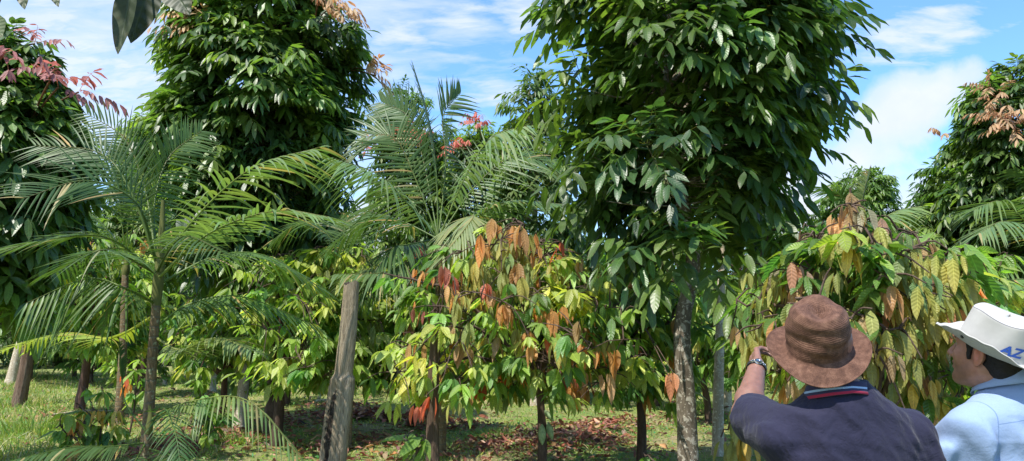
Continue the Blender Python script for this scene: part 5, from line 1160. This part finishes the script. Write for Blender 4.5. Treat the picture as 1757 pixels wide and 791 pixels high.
HT = rotm(math.radians(-20), math.radians(31), math.radians(0)); c1 = np.array([-.072, -.01, 1.608])
lathe_hat('hat', r1, HT, c1, brown_profile, 'woven', label='brown woven wide brimmed hat with a pinched crown')

# wrist watch and band
w_ = np.array(S1['wrist'][0]); e_ = np.array(S1['elbow'][0]); axw = norm(w_ - e_); cw = w_ - axw * .018
a = Acc(); s_, u_ = frame(axw[None]); s_, u_ = s_[0], u_[0]; rr = .0345; th = np.linspace(0, 2 * np.pi, 40, endpoint=False)
for (o_, r_, ww) in ((0, rr, .0085),):
    pr = [(-ww, r_ - .001), (-ww, r_ + .003), (ww, r_ + .003), (ww, r_ - .001)]
    V = np.stack([cw + axw * q[0] + (s_ * np.cos(th)[:, None] + u_ * np.sin(th)[:, None]) * q[1] for q in pr], 1); n4 = 4
    i_ = np.arange(40)[:, None]; j_ = np.arange(4)[None]
    a.add(V.reshape(-1, 3), np.stack([i_ * 4 + j_, i_ * 4 + (j_ + 1) % 4, ((i_ + 1) % 40) * 4 + (j_ + 1) % 4, ((i_ + 1) % 40) * 4 + j_], -1).reshape(-1, 4), (1, 1, 1), (0, 0, 0))
M['strap'] = simple('dark_strap', (.02, .02, .022), rough=.5); M['steel'] = simple('steel', (.55, .56, .57), rough=.3, metal=1.0)
wb = a.build('watch', M['strap'], r1, smooth=False, label='steel watch on a dark strap')
dvw = norm(np.array([-.25, -.9, .35])); dvw = norm(dvw - axw * (dvw @ axw))
def disc(name, c, n_, r, h_, mat, parent, k=24):
    s2, u2 = frame(n_[None]); s2, u2 = s2[0], u2[0]; a = Acc(); tube(a, [c - n_ * h_, c + n_ * h_ * .4, c + n_ * h_], [r, r, r * .8], n=k, cap=True); return a.build(name, M[mat], parent)
disc('case', cw + dvw * (rr + .004), dvw, .0135, .004, 'steel', wb)
for s3 in (-.62, -.35, .35, .62):
    dv = norm(dvw * math.cos(s3) + np.cross(axw, dvw) * math.sin(s3)); disc('link', cw + dv * (rr + .0035), dv, .007, .0022, 'steel', wb, 8)

# ------------------------------------------------------------------ man in the white hat
def shirt_folds(p):
    x, y, z = p.T; d = .0055 * wob(p, 15, 21) + .0018 * wob(p, 50, 28)
    body_ = np.clip((1.40 - z) / .06, 0, 1)
    d = d + .009 * body_ * np.sin(70 * x + 10 * z + 2.2 * wob(p, 9, 22)) + .006 * body_ * np.abs(np.sin(28 * (z * .6 + x) + 2 * wob(p, 10, 23)))
    d = d + .009 * np.exp(-((x + .125 - (1.30 - z) * .22) / .012) ** 2) * np.exp(-((z - 1.28) / .075) ** 2) * (y < .03)
    return d
loc2 = np.array([1.575, 2.36, 0.]); yaw2 = math.radians(20)
S2 = dict(head_yaw=math.radians(9), head_pitch=math.radians(11), head=(-.062, .005, 1.590), torso=([.78, .92, 1.05, 1.2, 1.33, 1.41, 1.465, 1.51], [.165, .17, .17, .19, .185, .145, .085, .05], [.12, .125, .13, .135, .12, .10, .08, .05]),
          shoulder=[(-.185, .0, 1.345), (.185, 0, 1.345)], elbow=[(-.225, .17, 1.13), (.24, .0, 1.07)], wrist=[(-.06, .34, 1.20), (.10, .22, 1.08)], arm=.043, neck_base=(-.005, -.030, 1.49), neck_r=.056,
          hand_dir=[(.8, .5, .1), (-.7, .7, .1)], palm=[(.3, -.6, -.6), (-.3, -.6, -.6)], curl=[(.5, .55, .6, .6), (.5, .55, .6, .6)], skin=(.37, .185, .12), stubble=.75, folds=shirt_folds, long=True, hem=.84,
          shirt_name='shirt', shirt_mat='lightblue', shirt_label='light blue long sleeved cotton shirt with a back yoke', collar_r=(.064, .068), collar_h=.046, collar_flare=.040, collar_drop=-.12, collar_mat='blue_collar', collar_label=None, collar_z=.036)
r2, HR2, hc2 = person('man in white bucket hat and light blue shirt at the right, looking left', loc2, yaw2, S2)
hair_part(r2, HR2, hc2, 'hair', .045)
AX, AY = .091, .112
def white_profile(th):
    k = 60; u = np.linspace(0, 1, k)[None]; s = np.sin(th); c = np.cos(th)
    R = np.interp(u, [0, .40, .43, .78, .80, .83, 1], [1, 0, 0, 0, 0, 0, 0]); brim = np.clip((.42 - u) / .42, 0, 1)
    side = np.clip((u - .42) / .36, 0, 1); top = np.clip((u - .79) / .21, 0, 1)
    ax_, ay_ = AX - .010 * side, AY - .012 * side
    upt = (np.abs(s) ** 2.0) * .72 + .06                      # how far the brim is turned up
    ang = upt * 1.02 * brim ** .35; BL = .060 + .010 * np.clip(c, 0, 1)
    rad = 1 + 0 * th; top_r = 1 - top; X_ = s * ax_ * top_r; Y_ = c * ay_ * top_r; Z_ = .004 + .107 * side + .006 * np.sin(np.pi * np.clip(top * .5 + .0, 0, 1)) + .004 * np.sin(4 * th) * side
    X_ = X_ + s * BL * brim * np.cos(ang) ; Y_ = Y_ + c * BL * brim * np.cos(ang); Z_ = Z_ + BL * brim * np.sin(ang) - .012 * brim * (1 - np.abs(s)) + .0022 * np.sin(7 * th + 3) * brim + .0015 * np.sin(19 * th) * brim
    X_ = X_ + .002 * side * np.sin(6 * th + 9 * u)
    arc = np.stack([brim + 0 * th, th + 0 * u, side + top + 0 * th], -1); return X_, Y_, Z_, arc
m, t = new_mat('off_white_canvas'); uv = t.n('ShaderNodeSeparateXYZ', {0: t.n('ShaderNodeAttribute', attribute_name='luv').outputs['Vector']}); obj = t.n('ShaderNodeTexCoord').outputs['Object']
rg = t.math('SINE', t.math('MULTIPLY', uv.outputs[0], 42)); onb = t.math('GREATER_THAN', uv.outputs[0], .02); n1 = t.noise(obj, 75, 4, .6, 1.0); n2 = t.noise(obj, 900, 2, .5)
h = t.math('ADD', t.math('MULTIPLY', t.math('MULTIPLY', onb, t.math('ADD', t.math('MULTIPLY', rg, .5), t.math('MULTIPLY', n1, 1.6))), 1.0), t.math('MULTIPLY', n2, .1))
seam = t.math('MAXIMUM', t.math('LESS_THAN', t.math('ABSOLUTE', t.math('SUBTRACT', uv.outputs[2], .995)), .018), t.math('MULTIPLY', onb, t.math('GREATER_THAN', uv.outputs[0], 1.2)))
col = t.mix(t.math('MULTIPLY', seam, .75), (.42, .415, .395), (.10, .10, .11)); col = t.mix(1.0, col, t.ramp(t.noise(obj, 30, 4), [(.3, (.92,) * 3), (.7, (1.05,) * 3)]), 'MULTIPLY')
bp = t.n('ShaderNodeBump', {'Height': h, 'Strength': .45, 'Distance': .003})
t.n('ShaderNodeOutputMaterial', {0: t.n('ShaderNodeBsdfPrincipled', {'Base Color': col, 'Roughness': .85, 'Specular IOR Level': .2, 'Normal': bp.outputs[0]}).outputs[0]}); M['canvas'] = m
HT2 = HR2 @ rotm(0, math.radians(17), math.radians(-3)); c2 = hc2 + HR2 @ np.array([0, -.016, .012])
h2 = lathe_hat('hat', r2, HT2, c2, white_profile, 'canvas', label='off white bucket hat with its sides turned up')
# snap on the turned-up brim and the blue letters on the crown
def on_brim(thv, b):
    X_, Y_, Z_, _ = white_profile(np.array([[thv]])); u = .42 - .42 * b; k = int(round(u * 59)); return np.array([X_[0, k], Y_[0, k], Z_[0, k]])
thb = math.radians(-72); p0 = on_brim(thb, .62); pa = on_brim(thb, .35); pb = on_brim(thb, .9); pc = on_brim(thb + .05, .62); nrm = norm(np.cross(pb - pa, pc - p0)); 
if nrm[0] > 0: nrm = -nrm
M['snap'] = simple('dark_snap', (.015, .015, .02), rough=.35); disc('snap_button', HT2 @ p0 + c2 + (HT2 @ nrm) * .003, HT2 @ nrm, .0055, .0022, 'snap', h2, 16)
tc = bpy.data.curves.new('letters', 'FONT'); tc.body = 'AZ'; tc.size = 1; tc.shear = .28; tc.offset = .035; tc.resolution_u = 4; to = bpy.data.objects.new('letters', tc); COL.objects.link(to)
bpy.context.view_layer.update(); me = bpy.data.meshes.new_from_object(to.evaluated_get(bpy.context.evaluated_depsgraph_get())); bpy.data.objects.remove(to)
import bmesh
bm = bmesh.new(); bm.from_mesh(me); bmesh.ops.triangulate(bm, faces=bm.faces[:]); bmesh.ops.subdivide_edges(bm, edges=bm.edges[:], cuts=2, use_grid_fill=True)
sz = .040; th0 = math.radians(-116)
for v in bm.verts:
    x_, y_ = v.co.x * sz, v.co.y * sz; thv = th0 - x_ / .094; sd = np.clip((.020 + y_) / .107, 0, 1); X_, Y_ = math.sin(thv) * (AX - .010 * sd), math.cos(thv) * (AY - .012 * sd)
    n_ = norm(np.array([math.sin(thv), math.cos(thv) * .8, .1])); q = np.array([X_, Y_, .004 + .107 * sd + .004 * math.sin(4 * thv) * sd]) + n_ * .0042; v.co = HT2 @ q + c2
me2 = bpy.data.meshes.new('lettering'); bm.to_mesh(me2); M['blue_print'] = simple('blue_lettering', (.02, .07, .30), rough=.6); me2.materials.append(M['blue_print'])
lo_ = bpy.data.objects.new('lettering', me2); COL.objects.link(lo_); lo_.parent = h2; lo_['label'] = 'bold slanted blue letters AZ'
print('script', time.time() - T0)
